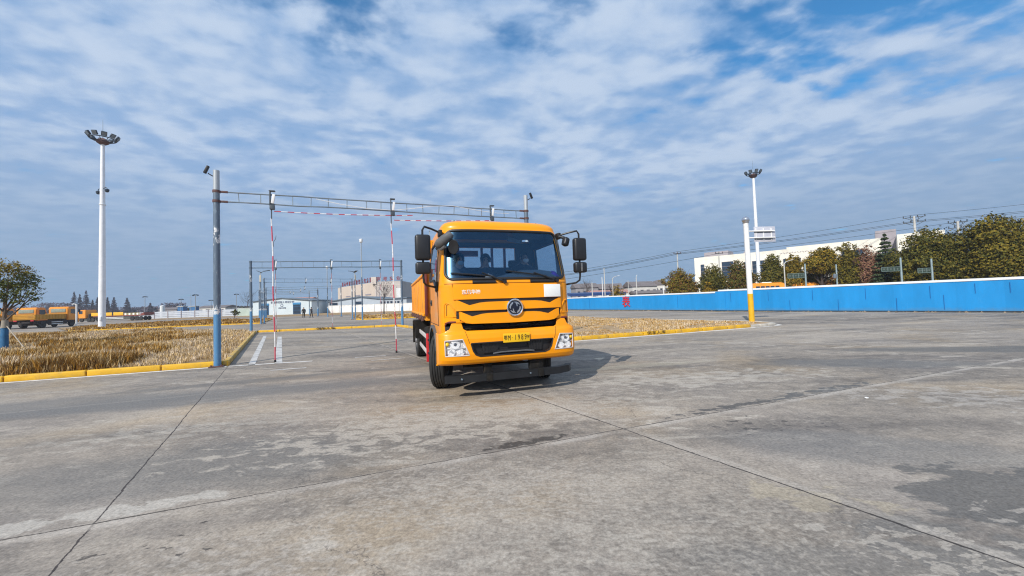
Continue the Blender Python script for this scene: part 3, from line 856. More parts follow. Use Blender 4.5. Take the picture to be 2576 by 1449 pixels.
# ================================================================== BLUE HOARDING
M_BLUE = mat("blue hoarding sheet", (.014, .32, .69), .42, var=.07, scale=.8, stretch=(1, 1, .25), dirt=((.03, .19, .50), .5, 1.1))
def hoarding_material():
    m = bpy.data.materials.new("blue panelled hoarding"); m.use_nodes = True
    t = NT(m.node_tree); b = t.n['Principled BSDF']
    co = t.node('ShaderNodeTexCoord').outputs['Object']; s = t.node('ShaderNodeSeparateXYZ'); t.put(s.inputs[0], co)
    pid = t.m('FLOOR', t.m('DIVIDE', s.outputs[0], .92)); wn = t.node('ShaderNodeTexWhiteNoise', noise_dimensions='1D'); t.put(wn.inputs['W'], pid)
    f = t.m('MULTIPLY', t.rng(wn.outputs['Value'], 0, 1, .95, 1.05), t.rng(t.noise(t.mapping(co, scale=(1, 1, .3)), 1.2, 6, .65).outputs[0], .3, .7, .90, 1.10))
    c = t.v('SCALE', (.016, .25, .585), scale=f)
    st = t.noise(t.mapping(co, scale=(5, 5, .5)), 1.6, 6, .7).outputs[0]
    c = t.mix(t.rng(st, .60, .72, 0, .3), c, (.10, .34, .62))
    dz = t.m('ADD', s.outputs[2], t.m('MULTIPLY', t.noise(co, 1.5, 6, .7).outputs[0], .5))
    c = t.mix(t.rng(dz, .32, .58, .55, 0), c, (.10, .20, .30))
    t.put(b.inputs['Base Color'], c); t.put(b.inputs['Roughness'], .4); t.put(b.inputs['Specular IOR Level'], .35)
    return m


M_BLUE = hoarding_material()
M_CAP = mat("white hoarding cap", (.74, .77, .80), .5, var=.06, scale=2)
M_SEAM = mat("dark blue seam", (.008, .12, .36), .5)
M_RED = mat("red lettering", (.50, .02, .03), .6, var=.15, scale=9)


def hoarding(a, b, za, zb, label, seams, low=.10, seed=0):
    rnd = random.Random(seed)
    a, b = Vector((*a, 0)), Vector((*b, 0)); d = (b - a).normalized(); L = (b - a).length
    t = thing('hoarding', label, 'hoarding', a, math.atan2(d.y, d.x), 'blue site hoardings')
    mb = MB()
    k = 40
    pts = [(L * i / k, .012 * math.sin(i * 1.7 + seed) + (.01 if i % 2 else -.01), za + (zb - za) * i / k) for i in range(k + 1)]
    mb.strip([(p[0], p[1], low) for p in pts], [(p[0], p[1], p[2] - .16) for p in pts])
    mb.strip([(p[0], p[1] + .05, low) for p in pts], [(p[0], p[1] + .05, p[2] - .16) for p in pts])
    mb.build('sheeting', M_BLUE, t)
    mb = MB(); mb.faces([(0, -.035, za - .14), (L, -.035, zb - .14), (L, -.035, zb), (0, -.035, za), (0, .08, za - .17), (L, .08, zb - .17), (L, .08, zb), (0, .08, za)],
                        [(0, 1, 2, 3), (7, 6, 5, 4), (3, 2, 6, 7), (0, 4, 5, 1), (0, 3, 7, 4), (1, 5, 6, 2)]); mb.build('cap_rail', M_CAP, t)
    mb = MB()
    for (f0, z0, f1, z1) in seams:
        x0, x1 = f0 * L, f1 * L
        mb.box(((x0 + x1) / 2, -.028, (z0 + z1) / 2), (max(abs(x1 - x0), .024), .012, max(abs(z1 - z0), .025)))
    if seams: mb.build('seam', M_SEAM, t)
    mb = MB(); mb.box((L / 2, .06, .05), (L, .05, .14)); mb.build('gap_shade_board', M_DKSTEEL, t, smooth=False)  # added dark board standing in for the shade under the sheeting
    for i in range(int(L / 2.6) + 1):
        mb = MB(); mb.tube([(i * 2.6, .12, 0), (i * 2.6, .12, za - .3)], .03, 6); mb.build('post', M_DKSTEEL, t)
    return t, d, L


HA0, HA1 = (-1.6, 74.77), (19.45, 35.95)
HB0, HB1 = (19.45, 35.8), (34.6, 11.75)
rs = random.Random(5)
sA = [(f, .3, f, 1.6) for f in (.22, .40, .58, .74, .9)]
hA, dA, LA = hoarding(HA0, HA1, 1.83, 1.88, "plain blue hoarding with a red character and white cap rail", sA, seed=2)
sB = []
for i in range(9): sB.append((.04 + i * .055, .12 if i % 2 else .9, .04 + i * .055, .95 if i % 2 else 1.7))
sB += [(.5 + i * .045, 1.15 if i % 3 else .2, .5 + i * .045, 1.75 if i % 3 else 1.1) for i in range(9)]
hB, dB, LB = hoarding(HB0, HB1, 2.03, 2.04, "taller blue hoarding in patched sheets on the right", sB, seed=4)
# return piece between the two heights
mb = MB(); mb.box((.20, -.05, .98), (.9, .03, 1.76), (0, 0, R(3)))
mb.build('corner_sheet', M_BLUE, hB)
text_mesh('lettering', '表', 1.42, M_RED, hA, Matrix.Translation((LA - 11.7, -.05, .98)) @ Matrix.Rotation(R(90), 4, 'X'), .006, .02, .95)
mb = MB(); mb.box((.98 * LB, -.035, 1.50), (1.3, .02, .62))
o = mb.build('banner', mat("royal blue banner", (.01, .05, .36), .5), hB); o.location = (-.1 * LB, 0, 0)
mb = MB()
for k in range(60):
    f = rs.random(); p = (HA0[0] + (HB1[0] - HA0[0]) * f, 0)
# rubble along the foot
vs, fs = [], []
for k in range(420):
    f = rs.random(); src = (HA0, dA, LA) if rs.random() < .55 else (HB0, dB, LB)
    p = Vector((*src[0], 0)) + src[1] * (src[2] * f) + Vector((src[1].y, -src[1].x, 0)) * rs.uniform(.05, .5)
    s = rs.uniform(.03, .12); i = len(vs)
    vs += [(p.x - s, p.y, 0), (p.x + s, p.y - s * .4, 0), (p.x + s * .3, p.y + s, 0), (p.x + rs.uniform(-s, s) * .4, p.y, s * rs.uniform(.5, 1.2))]
    fs += [(i, i + 1, i + 3), (i + 1, i + 2, i + 3), (i + 2, i, i + 3)]
tag(raw('rubble', vs, fs, mat("rubble", (.17, .14, .11), .9, island=.4)), "dark rubble and litter along the foot of the blue hoarding", 'rubble', kind='stuff')
# ================================================================== BUILDINGS
M_CREAM = mat("cream render", (.80, .76, .66), .8, var=.06, scale=.4, dirt=((.55, .50, .42), .4, .5))
M_GREYW = mat("grey metal cladding", (.30, .27, .29), .6, var=.1, scale=.6)
M_PALEWALL = mat("pale blue white cladding", (.56, .64, .68), .6, var=.05, scale=.4)
M_ROOFG = mat("blue grey roof edge", (.12, .16, .20), .6, var=.15, scale=.5)
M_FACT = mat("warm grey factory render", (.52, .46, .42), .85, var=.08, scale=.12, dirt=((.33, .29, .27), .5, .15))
M_WWALL = mat("white boundary wall", (.74, .74, .73), .8, var=.06, scale=.5, dirt=((.5, .49, .47), .5, .8))
M_REDROOF = mat("red sign paint", (.22, .04, .055), .6, var=.2, scale=1)


def opening(t, x, z, wd, ht, y=0.0, name='window', glass=M_GLASSDARK, frame=M_GREYW, bars=1, dep=.10):
    mb = MB(); fw = .07
    for (cx, cz, sx, sz) in ((x, z + ht / 2 - fw / 2, wd, fw), (x, z - ht / 2 + fw / 2, wd, fw), (x - wd / 2 + fw / 2, z, fw, ht - 2 * fw), (x + wd / 2 - fw / 2, z, fw, ht - 2 * fw)):
        mb.box((cx, y - .02, cz), (sx, .10, sz))
    for i in range(bars):
        mb.box((x, y - .01, z - ht / 2 + ht * (i + 1) / (bars + 1)), (wd - 2 * fw, .06, .06))
    o = mb.build(name, frame, t, smooth=False)
    mb = MB(); mb.box((x, y + .0, z), (wd - 2 * fw, .03, ht - 2 * fw)); mb.build('pane', glass, o, smooth=False)
    return o


# long white office building behind the trees
bd = Vector((.727, -.687, 0)); brz = math.atan2(bd.y, bd.x)
t = thing('office_building', "long cream three storey building behind the row of trees", 'building', (47, 97, 0), brz)
mb = MB(); mb.box((17, 7, 5.55), (34, 14, 11.1)); mb.box((26.9, 7.02, 5.75), (15, 13.98, 11.5)); mb.build('wall', M_CREAM, t, smooth=False)
for x0, wd, z, ht in ((1.9, .9, 7.6, 3.4), (7.6, 2.6, 7.2, 4.6), (11.6, 1.0, 7.2, 3.8), (13.2, 1.0, 7.2, 3.8), (14.6, 1.0, 7.2, 3.8), (17.4, 1.1, 7.2, 3.6), (19.2, 1.1, 7.2, 3.6), (21.2, 1.3, 7.2, 3.6), (24.2, 1.4, 7.2, 3.8), (30.2, 3.4, 7.5, 4.4)):
    opening(t, x0, z, wd, ht, -.05, frame=M_GREYW, bars=3)
for k in range(9): opening(t, 2 + k * 3.6, 2.2, 1.6, 2.2, -.05, bars=1)
mb = MB(); mb.box((4.2, 6, 11.8), (5.6, 5, 1.5)); mb.build('rooftop_plant', M_GREYW, t, smooth=False)
mb = MB(); mb.box((10.9, 3, 11.4), (.7, .7, .75)); mb.build('vent', M_GREYW, t, smooth=False)
mb = MB(); mb.box((35.2, 8.5, 6.7), (3.0, 9, 13.4)); mb.build('stair_tower', M_GREYW, t, smooth=False)
opening(t, 35.2, 8.6, 2.2, 2.2, 3.95, bars=2)
mb = MB(); mb.box((39.6, 6.5, 5.9), (6.0, 14, 11.8)); mb.build('end_block', M_CREAM, t, smooth=False)
mb = MB()
for k in range(26): mb.box((18.2 + k * .28, -.04, 10.2 + .06 * (k % 3)), (.14, .02, .22))
mb.build('lettering', M_GREYW, t, smooth=False)

# white test hall with a low gable
t = thing('test_hall', "low white gabled test hall with dark glass doors and blue lettering", 'building', (-72.6, 106, 0), 0)
mb = MB(); mb.prism([(0, 0), (16.4, 0), (16.4, 3.62), (8.1, 4.5), (0, 3.8)], 0, 14); mb.build('wall', M_PALEWALL, t, smooth=False)
mb = MB(); mb.prism([(-.3, 3.82), (8.1, 4.58), (16.8, 3.66), (16.8, 3.86), (8.1, 4.80), (-.3, 4.03)], -.35, 14.3); mb.build('roof', M_ROOFG, t, smooth=False)
for x in (3.4, 12.3):
    o = opening(t, x, 1.68, 2.1, 3.2, -.03, 'door', frame=mat("blue door frame", (.03, .13, .30), .5), bars=2)
    mb = MB(); mb.box((x, -.12, 3.0), (2.2, .05, .55)); mb.build('door_sign', mat("blue door sign", (.04, .22, .45), .5), o, smooth=False)
M_BLUETXT = mat("grey blue lettering", (.14, .17, .25), .6)
text_mesh('lettering', '机动车驾驶人考试大厅', .66, M_BLUETXT, t, Matrix.Translation((8.3, -.03, 3.45)) @ Matrix.Rotation(R(90), 4, 'X'), .02, .02)
text_mesh('lettering', '科目三考场', .42, M_BLUETXT, t, Matrix.Translation((8.2, -.03, 1.85)) @ Matrix.Rotation(R(90), 4, 'X'), .02, .015)
mb = MB(); mb.lathe([(.42, -.03), (.42, .0)], (8.1, 0, 2.6), 'Y', 24); mb.lathe([(.26, -.04), (.26, -.02)], (8.1, 0, 2.6), 'Y', 24, mi=1); mb.build('emblem', [M_BLUETXT, M_PALEWALL], t)

t = thing('long_shed', "long grey white shed with shallow gable behind the boundary wall", 'building', (-54.6, 112.5, 0), R(-6))
mb = MB(); mb.prism([(0, 0), (24, 0), (24, 3.5), (17, 3.4), (10, 4.3), (0, 3.2)], 0, 16); mb.build('wall', mat("grey white shed cladding", (.42, .47, .52), .6, var=.06, scale=.5), t, smooth=False)
mb = MB(); mb.prism([(-.3, 3.2), (10, 4.32), (17, 3.42), (24.3, 3.55), (24.3, 3.85), (17, 3.72), (10, 4.62), (-.3, 3.5)], -.4, 16.3); mb.build('roof', M_ROOFG, t, smooth=False)
opening(t, 9.6, 2.5, 2.2, 1.2, -.03, bars=0); opening(t, 1.6, 2.4, 2.6, 1.1, -.03, bars=0)
for k in range(6): opening(t, 16.3 + k * 1.05, 2.5, .7, .8, -.03, bars=0)

t = thing('factory', "big grey factory block with red roof lettering beyond the shed", 'building', (-61.6, 170, 0), 0)
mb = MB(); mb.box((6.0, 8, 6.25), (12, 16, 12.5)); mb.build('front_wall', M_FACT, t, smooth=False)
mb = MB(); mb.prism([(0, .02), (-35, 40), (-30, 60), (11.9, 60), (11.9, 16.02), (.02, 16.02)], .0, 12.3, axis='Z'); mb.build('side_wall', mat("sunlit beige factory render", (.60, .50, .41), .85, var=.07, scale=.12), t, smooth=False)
mb = MB(); mb.box((-.3, .6, 13.0), (2.3, 2.4, 3.2)); mb.build('parapet', mat('pale factory trim', (.60, .52, .46), .8), t, smooth=False)
mb = MB(); mb.box((6, -.02, 10.9), (12.1, .2, .35)); mb.box((.35, -.04, 6.1), (.7, .3, 12.3)); mb.build('cornice', mat("pale factory trim", (.60, .52, .46), .8), t, smooth=False)
mb = MB()
for k in range(4):
    for z in (3.2, 6.4, 9.3): mb.box((2 + k * 2.6, -.03, z), (.35, .08, 1.3))
mb.build('vent', M_GREYW, t, smooth=False)
for i, ch in enumerate('训考实业'):
    text_mesh('roof_letter', ch, 2.0, M_REDROOF, t, Matrix.Translation((1.9 + i * 2.95, -.3, 13.5)) @ Matrix.Rotation(R(90), 4, 'X'), .12, .05)
sd = Vector((-35, 40, 0)).normalized()
for i in range(12):
    p = sd * (5 + i * 3.6)
    text_mesh('roof_letter', '东方汽车驾驶员培训中心基'[i], 2.3, M_REDROOF, t, upright((p.x, p.y, 13.4), (sd.y * -1, sd.x, 0)), .12, .06)
for i in range(3):
    p = sd * (8 + i * 14) + Vector((-sd.y, sd.x, 0)) * .1
    mb = MB(); mb.box((p.x, p.y, 7.0), (7.0, .1, .5), (0, 0, math.atan2(sd.y, sd.x))); mb.build('wall_lettering', M_GREYW, t, smooth=False)
mb = MB(); mb.box((11.5, -1.5, 4.6), (2.4, 1.5, 9.2)); mb.build('lift_shaft', M_WWALL, t, smooth=False)

# boundary wall and slat fence
t = thing('boundary_wall', "plain white boundary wall in front of the long shed", 'wall', (-54.3, 111.6, 0), math.atan2(-10.5, 29.2))
mb = MB(); mb.box((16.5, .12, 1.0), (33, .24, 2.0)); mb.build('wall_panel', M_WWALL, t, smooth=False)
mb = MB(); mb.box((16.5, .12, 2.06), (33.2, .34, .12)); mb.build('coping', M_WWALL, t, smooth=False)
for i in range(9): mb = MB(); mb.box((.2 + i * 4.1, -.02, 1.05), (.34, .3, 2.1)); mb.build('pier', M_WWALL, t, smooth=False)
t = thing('green_wall', "short pale green rendered wall between slat fence and test hall", 'wall', (-78.4, 108, 0), 0)
mb = MB(); mb.prism([(0, 0), (5.6, 0), (5.6, 2.1), (0, 2.15)], 0, .25); mb.build('wall_panel', mat("pale green render", (.44, .52, .46), .85, var=.1, scale=.6), t, smooth=False)
mb = MB(); mb.box((2.8, .12, 2.2), (5.8, .4, .1)); mb.build('coping', M_WWALL, t, smooth=False)
t = thing('slat_fence', "long white horizontal slat fence with grey posts beyond the yard", 'fence', (-104, 105.5, 0), math.atan2(-.5, 27))
mb = MB()
for z in (.33, .82, 1.31, 1.78): mb.box((13.8, 0, z), (27.6, .05, .40))
mb.build('slat_panel', mat('pale blue grey slats', (.50, .54, .60), .6, var=.08, scale=.8), t, smooth=False)
for i in range(8): mb = MB(); mb.box((.6 + i * 3.8, -.06, 1.05), (.2, .12, 2.15)); mb.build('post', M_GREYW, t, smooth=False)

# roofs of the town, far left and far right
def house(loc, wd, dp, h, rise, rz, label, wm, rm, nwin=4, group='houses far behind the walls'):
    t = thing('house', label, 'house', loc, rz, group)
    mb = MB(); mb.box((0, 0, h / 2), (wd, dp, h)); mb.build('wall', wm, t, smooth=False)
    mb = MB(); mb.prism([(-wd / 2 - .3, h), (wd / 2 + .3, h), (wd / 2 + .2, h + .15), (0, h + rise), (-wd / 2 - .2, h + .15)] if wd < dp else [(-dp / 2 - .3, h), (dp / 2 + .3, h), (dp / 2 + .2, h + .15), (0, h + rise), (-dp / 2 - .2, h + .15)],
                        -(dp if wd < dp else wd) / 2 - .3, (dp if wd < dp else wd) / 2 + .3, axis='Y' if wd < dp else 'X'); mb.build('roof', rm, t, smooth=False)
    for i in range(nwin): opening(t, -wd / 2 + wd * (i + .5) / nwin, h * .62, wd / nwin * .5, h * .35, -dp / 2 - .05, bars=1)
    return t


M_TILE = mat("grey roof tiles", (.16, .14, .14), .85, var=.2, scale=.6); M_TILE2 = mat("faded pink roof tiles", (.36, .20, .17), .85, var=.2, scale=.6)
M_STUCCO = mat("off white stucco", (.62, .60, .56), .85, var=.1, scale=.4); M_STUCCO2 = mat("grey stucco", (.27, .26, .27), .85, var=.12, scale=.4)
for args in ((( 22.5, 118, 0), 7, 6, 5.0, 1.4, .1, "grey house with dark roof left of the far white houses", M_STUCCO2, M_TILE), ((30, 121, 0), 9, 7, 4.4, 1.8, -.1, "wide house with grey tile roof behind the shrub", M_STUCCO2, M_TILE),
             ((40, 119, 0), 8, 7, 4.8, 1.7, .15, "white gabled house with dark windows beyond the hoarding", M_STUCCO, M_TILE), ((46.5, 122, 0), 6, 8, 5.2, 1.6, -.2, "white gable ended house beside the round tree", M_STUCCO, M_TILE),
             ((27, 108, 0), 11, 4, 3.0, .9, 0, "low pink tiled shed roof beyond the dark blue canopy", M_STUCCO, M_TILE2), ((38, 106, 0), 9, 4, 2.6, .8, .05, "low grey shed under the white houses", M_STUCCO2, M_TILE),
             ((-128, 165, 0), 12, 8, 3.2, 1.0, 0, "white low building with pale roof left of the blue kiosks", M_STUCCO, M_TILE), ((-104, 172, 0), 13, 8, 4.0, 1.5, .1, "white house with sloping roof left of the test hall", M_STUCCO, M_TILE),
             ((-92, 168, 0), 9, 8, 5.0, 1.5, -.1, "taller pale house just left of the test hall", M_STUCCO, M_TILE2), ((-152, 170, 0), 8, 6, 3.0, 1.0, 0, "small grey house far behind the flatbed", M_STUCCO2, M_TILE)):
    house(*args)
for x, lb in ((-131.5, "blue kiosk block with white roof strip behind the slat fence"), (-126.8, "lower blue kiosk block right of the first one")):
    t = thing('kiosk', lb, 'kiosk', (x, 151, 0), 0, 'blue kiosks behind the fence')
    mb = MB(); mb.box((0, 0, 1.9), (2.2, 2, 3.8)); mb.build('wall', mat("kiosk blue", (.03, .14, .32), .6, var=.1), t, smooth=False); mb = MB(); mb.box((0, 0, 3.9), (2.6, 2.4, .2)); mb.build('roof', M_STUCCO, t, smooth=False)
t = thing('blue_canopy', "long dark blue canopy roof just above the hoarding's left end", 'canopy', (11.3, 75, 0), 0)
mb = MB(); mb.box((5.6, 1.5, 2.55), (11, 4, .5), (R(4), 0, 0)); mb.build('roof', mat("navy roofing", (.015, .05, .17), .45, var=.15), t, smooth=False)
for x in (.4, 3, 5.6, 8.2, 10.8): mb = MB(); mb.tube([(x, 0, 0), (x, 0, 2.35)], .06, 8); mb.build('post', M_STEEL, t)

# ================================================================== TREES
BARK = mat("bark", (.13, .095, .07), .9, var=.25, scale=6, bump=.4); BARK_D = mat("dark bark", (.06, .045, .038), .9, var=.25, scale=6)


def leafmat(name, a, b): return mat(name, a, .75, island=.24, var=.22, scale=.5, spec=.12, hue=b)


L_OLIVE = leafmat("olive leaves", (.135, .112, .016), (.175, .125, .016)); L_DARK = leafmat("deep green leaves", (.068, .074, .016), (.112, .096, .016))
L_GOLD = leafmat("golden olive leaves", (.27, .185, .022), (.36, .20, .02)); L_RUST = leafmat("rust leaves", (.21, .085, .03), (.15, .11, .025))
L_PINK = leafmat("faded pink needles", (.26, .12, .085), (.20, .13, .07)); L_CONE = leafmat("dark conifer needles", (.05, .08, .045), (.10, .115, .04))
L_HAZE = leafmat("haze tinted bare twigs", (.085, .075, .105), (.10, .08, .095)); L_SPARSE = leafmat("small dark leaves", (.075, .095, .024), (.14, .13, .024))  # distance haze is mixed into the far twig colour


def leaves(lobes, count, size, rnd, shell=.55, up=.3):
    """leaf-sized quads spread through ellipsoid lobes (cx, cy, cz, rx, ry, rz)"""
    vs, fs = [], []
    tot = sum(l[3] * l[4] * l[5] for l in lobes)
    for (cx, cy, cz, rx, ry, rz) in lobes:
        n = int(count * rx * ry * rz / tot)
        nc = max(4, n // 14)
        cl = []
        for _ in range(nc):
            while True:
                p = Vector((rnd.uniform(-1, 1), rnd.uniform(-1, 1), rnd.uniform(-1, 1)))
                if shell * .6 < p.length < 1: break
            cl.append(p)
        for _ in range(n):
            c = rnd.choice(cl); p = c + Vector((rnd.gauss(0, .11), rnd.gauss(0, .11), rnd.gauss(0, .09)))
            q = Vector((cx + p.x * rx, cy + p.y * ry, cz + p.z * rz))
            nrm = (p * .8 + Vector((rnd.gauss(0, .6), rnd.gauss(0, .6), rnd.gauss(up, .6)))).normalized()
            a = nrm.orthogonal().normalized(); a.rotate(Matrix.Rotation(rnd.uniform(0, 6.28), 3, nrm)); b = nrm.cross(a)
            s = size * rnd.uniform(.6, 1.35); i = len(vs)
            vs += [q - a * s - b * s * .15, q - b * s * .55, q + a * s - b * s * .1, q + b * s * .6]; fs.append((i, i + 1, i + 2, i + 3))
    return vs, fs


def trunk_mb(h, r, limbs, rnd, bend=.15, forks=1):
    mb = MB(); top = Vector((rnd.uniform(-bend, bend), rnd.uniform(-bend, bend), h))
    pts = [Vector((0, 0, -.1)), top * .3 + Vector((rnd.uniform(-.05, .05), 0, 0)), top * .65, top]
    mb.tube(pts, [r * 1.25, r, r * .72, r * .45], 10)
    for (z0, ln, el, az) in limbs:
        p = top * min(1, z0 / h); d = Vector((math.cos(az) * math.cos(el), math.sin(az) * math.cos(el), math.sin(el)))
        e = p + d * ln + Vector((0, 0, ln * .15)); m_ = p + d * ln * .5 + Vector((rnd.uniform(-.08, .08) * ln, rnd.uniform(-.08, .08) * ln, 0))
        mb.tube([p, m_, e], [r * .45, r * .28, r * .1], 7)
        for k in range(2):
            dd = (d + Vector((rnd.uniform(-.7, .7), rnd.uniform(-.7, .7), rnd.uniform(0, .6)))).normalized()
            mb.tube([m_, m_ + dd * ln * .3, m_ + dd * ln * .6 + Vector((0, 0, .1))], [r * .2, r * .12, r * .05], 5)
    return mb


def broad_tree(loc, h, rad, label, lm, seed, bare=.28, n=15000, size=.11, lm2=None, group='trees behind the blue hoarding', squash=.85, name='broadleaf_tree'):
    rnd = random.Random(seed)
    t = thing(name, label, 'tree', (*loc, 0), 0, group)
    limbs = [(h * rnd.uniform(.28, .6), rad * rnd.uniform(.5, .9), rnd.uniform(.5, 1.0), rnd.uniform(0, 6.28)) for _ in range(7)]
    trunk_mb(h * .7, .05 + h * .018, limbs, rnd).build('trunk', BARK_D, t)
    rad *= 1.30 if rad > 1.9 else 1.48
    z0 = h * bare; lob = [(0, 0, (h + z0) / 2, rad * .7, rad * .7, (h - z0) / 2 * .9)]
    for k in range(9):
        a = k * 2.4 + rnd.uniform(-.4, .4); f = rnd.uniform(.35, .75); zc = z0 + (h - z0) * rnd.uniform(.2, .82)
        sh = math.sin(math.pi * min(1, max(.12, (zc - z0) / (h - z0)))) ** .5
        lob.append((math.cos(a) * rad * f * sh, math.sin(a) * rad * f * sh, zc, rad * rnd.uniform(.3, .48), rad * rnd.uniform(.3, .48), rad * rnd.uniform(.28, .42) * squash))
    lob.append((rnd.uniform(-.2, .2) * rad, 0, h - rad * .35, rad * .45, rad * .45, rad * .4))
    lob.append((0, 0, z0 + (h - z0) * .38, rad * .82, rad * .82, (h - z0) * .36))
    lob.append((0, 0, (h + z0) / 2, rad * .5, rad * .5, (h - z0) * .38))
    vs, fs = leaves(lob, n, size, rnd)
    o = raw('crown', vs, fs, [lm, lm2 or lm], t, mi=[0 if rnd.random() < .72 else 1 for _ in fs])
    return t


def cone_tree(loc, h, rad, label, lm, seed, n=2600, size=.16, z0=.1, group=None, name='conifer', tiers=11, bark=None):
    rnd = random.Random(seed); t = thing(name, label, 'tree', (*loc, 0), 0, group)
    mb = MB(); mb.tube([(0, 0, -.1), (0, 0, h * .5), (0, 0, h * .98)], [.03 + h * .014, h * .009, .015], 8)
    vs, fs = [], []
    for k in range(tiers):
        f = k / (tiers - 1); z = h * (z0 + (.95 - z0) * f); zk = z; rr = rad * (1 - f) ** .85 + .08
        nb = 7 if f < .8 else 5
        for j in range(nb):
            a = 2 * math.pi * (j + rnd.random() * .7) / nb + k; ln = rr * rnd.uniform(.7, 1.1); z = zk + (rnd.uniform(-.5, .5) * h / tiers if name == 'redwood' else 0)
            tip = Vector((math.cos(a) * ln, math.sin(a) * ln, z - ln * .18 + rnd.uniform(-.1, .1)))
            if n < 900 or j % 2 == 0: mb.tube([(0, 0, z), tip], [.03, .008], 4)
            for i in range(max(2, int(n / tiers / nb * (rr / rad + .25)))):
                u = rnd.random() ** .7; p = Vector((0, 0, z)).lerp(tip, u) + Vector((rnd.gauss(0, .10 * ln + .03), rnd.gauss(0, .10 * ln + .03), rnd.gauss(-.03, .05 * h / tiers + .03)))
                s = size * rnd.uniform(.6, 1.4); d = Vector((math.cos(a) + rnd.gauss(0, .5), math.sin(a) + rnd.gauss(0, .5), rnd.gauss(-.2, .35))).normalized(); b = d.orthogonal().normalized() * s * .5
                b.rotate(Matrix.Rotation(rnd.uniform(0, 6.28), 3, d)); q = len(vs); vs += [p - d * s, p - b, p + d * s, p + b]; fs.append((q, q + 1, q + 2, q + 3))
    mb.build('trunk', bark or BARK_D, t); raw('crown', vs, fs, lm, t)
    return t


broad_tree((26.5, 60), 5.9, 2.0, "round olive tree with rust foot at the left, beside the utility pole", L_OLIVE, 1, bare=.08, lm2=L_RUST)
broad_tree((33.0, 62), 6.5, 1.9, "round green tree in front of the building's left end", L_DARK, 2, bare=.12, lm2=L_OLIVE)
broad_tree((31.6, 61), 3.8, 1.0, "small golden bush tree at the building's left foot", L_GOLD, 12, bare=.05, n=2600)
broad_tree((35.0, 58), 6.7, 1.55, "dark tree with rust red side by the ball-topped sign pole", L_DARK, 3, bare=.1, lm2=L_RUST)
broad_tree((38.6, 56), 7.2, 1.35, "green tree just right of the sign panel", L_DARK, 4, bare=.16, lm2=L_OLIVE)
broad_tree((41.1, 55), 7.0, 1.3, "golden olive tree behind the curved street light", L_OLIVE, 5, bare=.1, lm2=L_GOLD)
broad_tree((42.6, 52), 7.45, 1.75, "umbrella-topped tree with bare forked trunks over the buses", L_OLIVE, 6, bare=.52, lm2=L_GOLD)
broad_tree((45.2, 50.5), 7.9, 1.75, "tall domed olive tree left of the pink tree", L_OLIVE, 7, bare=.14, lm2=L_DARK, n=13000)
broad_tree((43.7, 51), 3.9, 1.1, "low rust red bush behind the middle buses", L_RUST, 13, bare=.05, n=2800)
broad_tree((46.0, 48.6), 7.4, 1.15, "faded pink larch beside the dark conifer", L_PINK, 8, bare=.14, n=9000, size=.09)
cone_tree((46.6, 47), 8.75, 2.1, "dark layered conifer with a twin tip above the roofline", L_CONE, 9, n=17000, size=.11, tiers=17, group='trees behind the blue hoarding')
broad_tree((47.4, 42.5), 8.1, 3.3, "big dark green tree behind the small green signs", L_DARK, 10, bare=.1, n=34000, size=.12, lm2=L_OLIVE)
broad_tree((45.1, 42), 5.0, 1.5, "shorter olive tree in front of the end block", L_OLIVE, 14, bare=.1, n=5000, lm2=L_DARK)
broad_tree((49.9, 38.5), 8.6, 2.9, "tallest olive green tree near the right picture edge", L_OLIVE, 11, bare=.1, n=34000, size=.12, lm2=L_DARK)
broad_tree((54.0, 37.5), 8.5, 2.8, "dark tree cut by the right picture edge", L_DARK, 15, bare=.1, n=26000, size=.12, lm2=L_OLIVE)
broad_tree((51.5, 37), 5.4, 2.0, "golden lower tree under the tallest tree", L_GOLD, 16, bare=.08, n=6500, lm2=L_OLIVE)
broad_tree((19.5, 70), 3.85, 1.35, "small golden shrub tree above the hoarding's left part", L_GOLD, 17, bare=.06, n=3200, lm2=L_DARK)

for x, y, h, rr, lm_, lb in ((29.6, 64, 4.6, 1.5, L_RUST, "low rust bush between the round tree and the building corner"), (36.9, 60, 5.4, 1.4, L_OLIVE, "middling olive tree filling in right of the sign pole"), (39.9, 58, 6.0, 1.5, L_DARK, "dark tree standing back behind the curved street light"),
                       (44.0, 54.5, 5.9, 1.5, L_OLIVE, "olive tree standing back left of the tall domed tree"), (47.3, 49.0, 6.2, 1.5, L_DARK, "dark tree standing back behind the conifer"), (48.6, 45.5, 6.6, 1.5, L_OLIVE, "olive tree filling the gap left of the big dark tree")):
    broad_tree((x, y), h, rr, lb, lm_, int(x * 10), bare=.05, lm2=L_DARK if lm_ is not L_DARK else L_OLIVE)

# street tree with blue wrapped trunk at the left edge
rnd = random.Random(21)
t = thing('street_tree', "thin-leaved young tree with blue-wrapped trunk at the left edge", 'tree', (-24.8, 18.5, 0))
limbs = [(1.45, 1.9, .75, R(15)), (1.6, 1.7, 1.05, R(-30)), (1.75, 1.5, 1.15, R(100)), (1.5, 1.8, .7, R(190)), (1.9, 1.6, .95, R(250)), (1.9, 1.5, .6, R(-5)), (2.0, 1.7, 1.2, R(60))]
trunk_mb(2.6, .10, limbs, rnd, .08).build('trunk', BARK, t)
mb = MB(); mb.tube([(0, 0, .0), (.01, 0, 1.12)], [.145, .125], 14); mb.build('trunk_wrap', mat("blue trunk wrap", (.02, .12, .26), .7, var=.2, scale=6), t)
mb = MB(); mb.tube([(.02, 0, 1.14), (.03, 0, 1.5)], [.135, .11], 12); mb.build('straw_rope', mat("straw rope", (.30, .27, .22), .9, var=.2, scale=12), t)
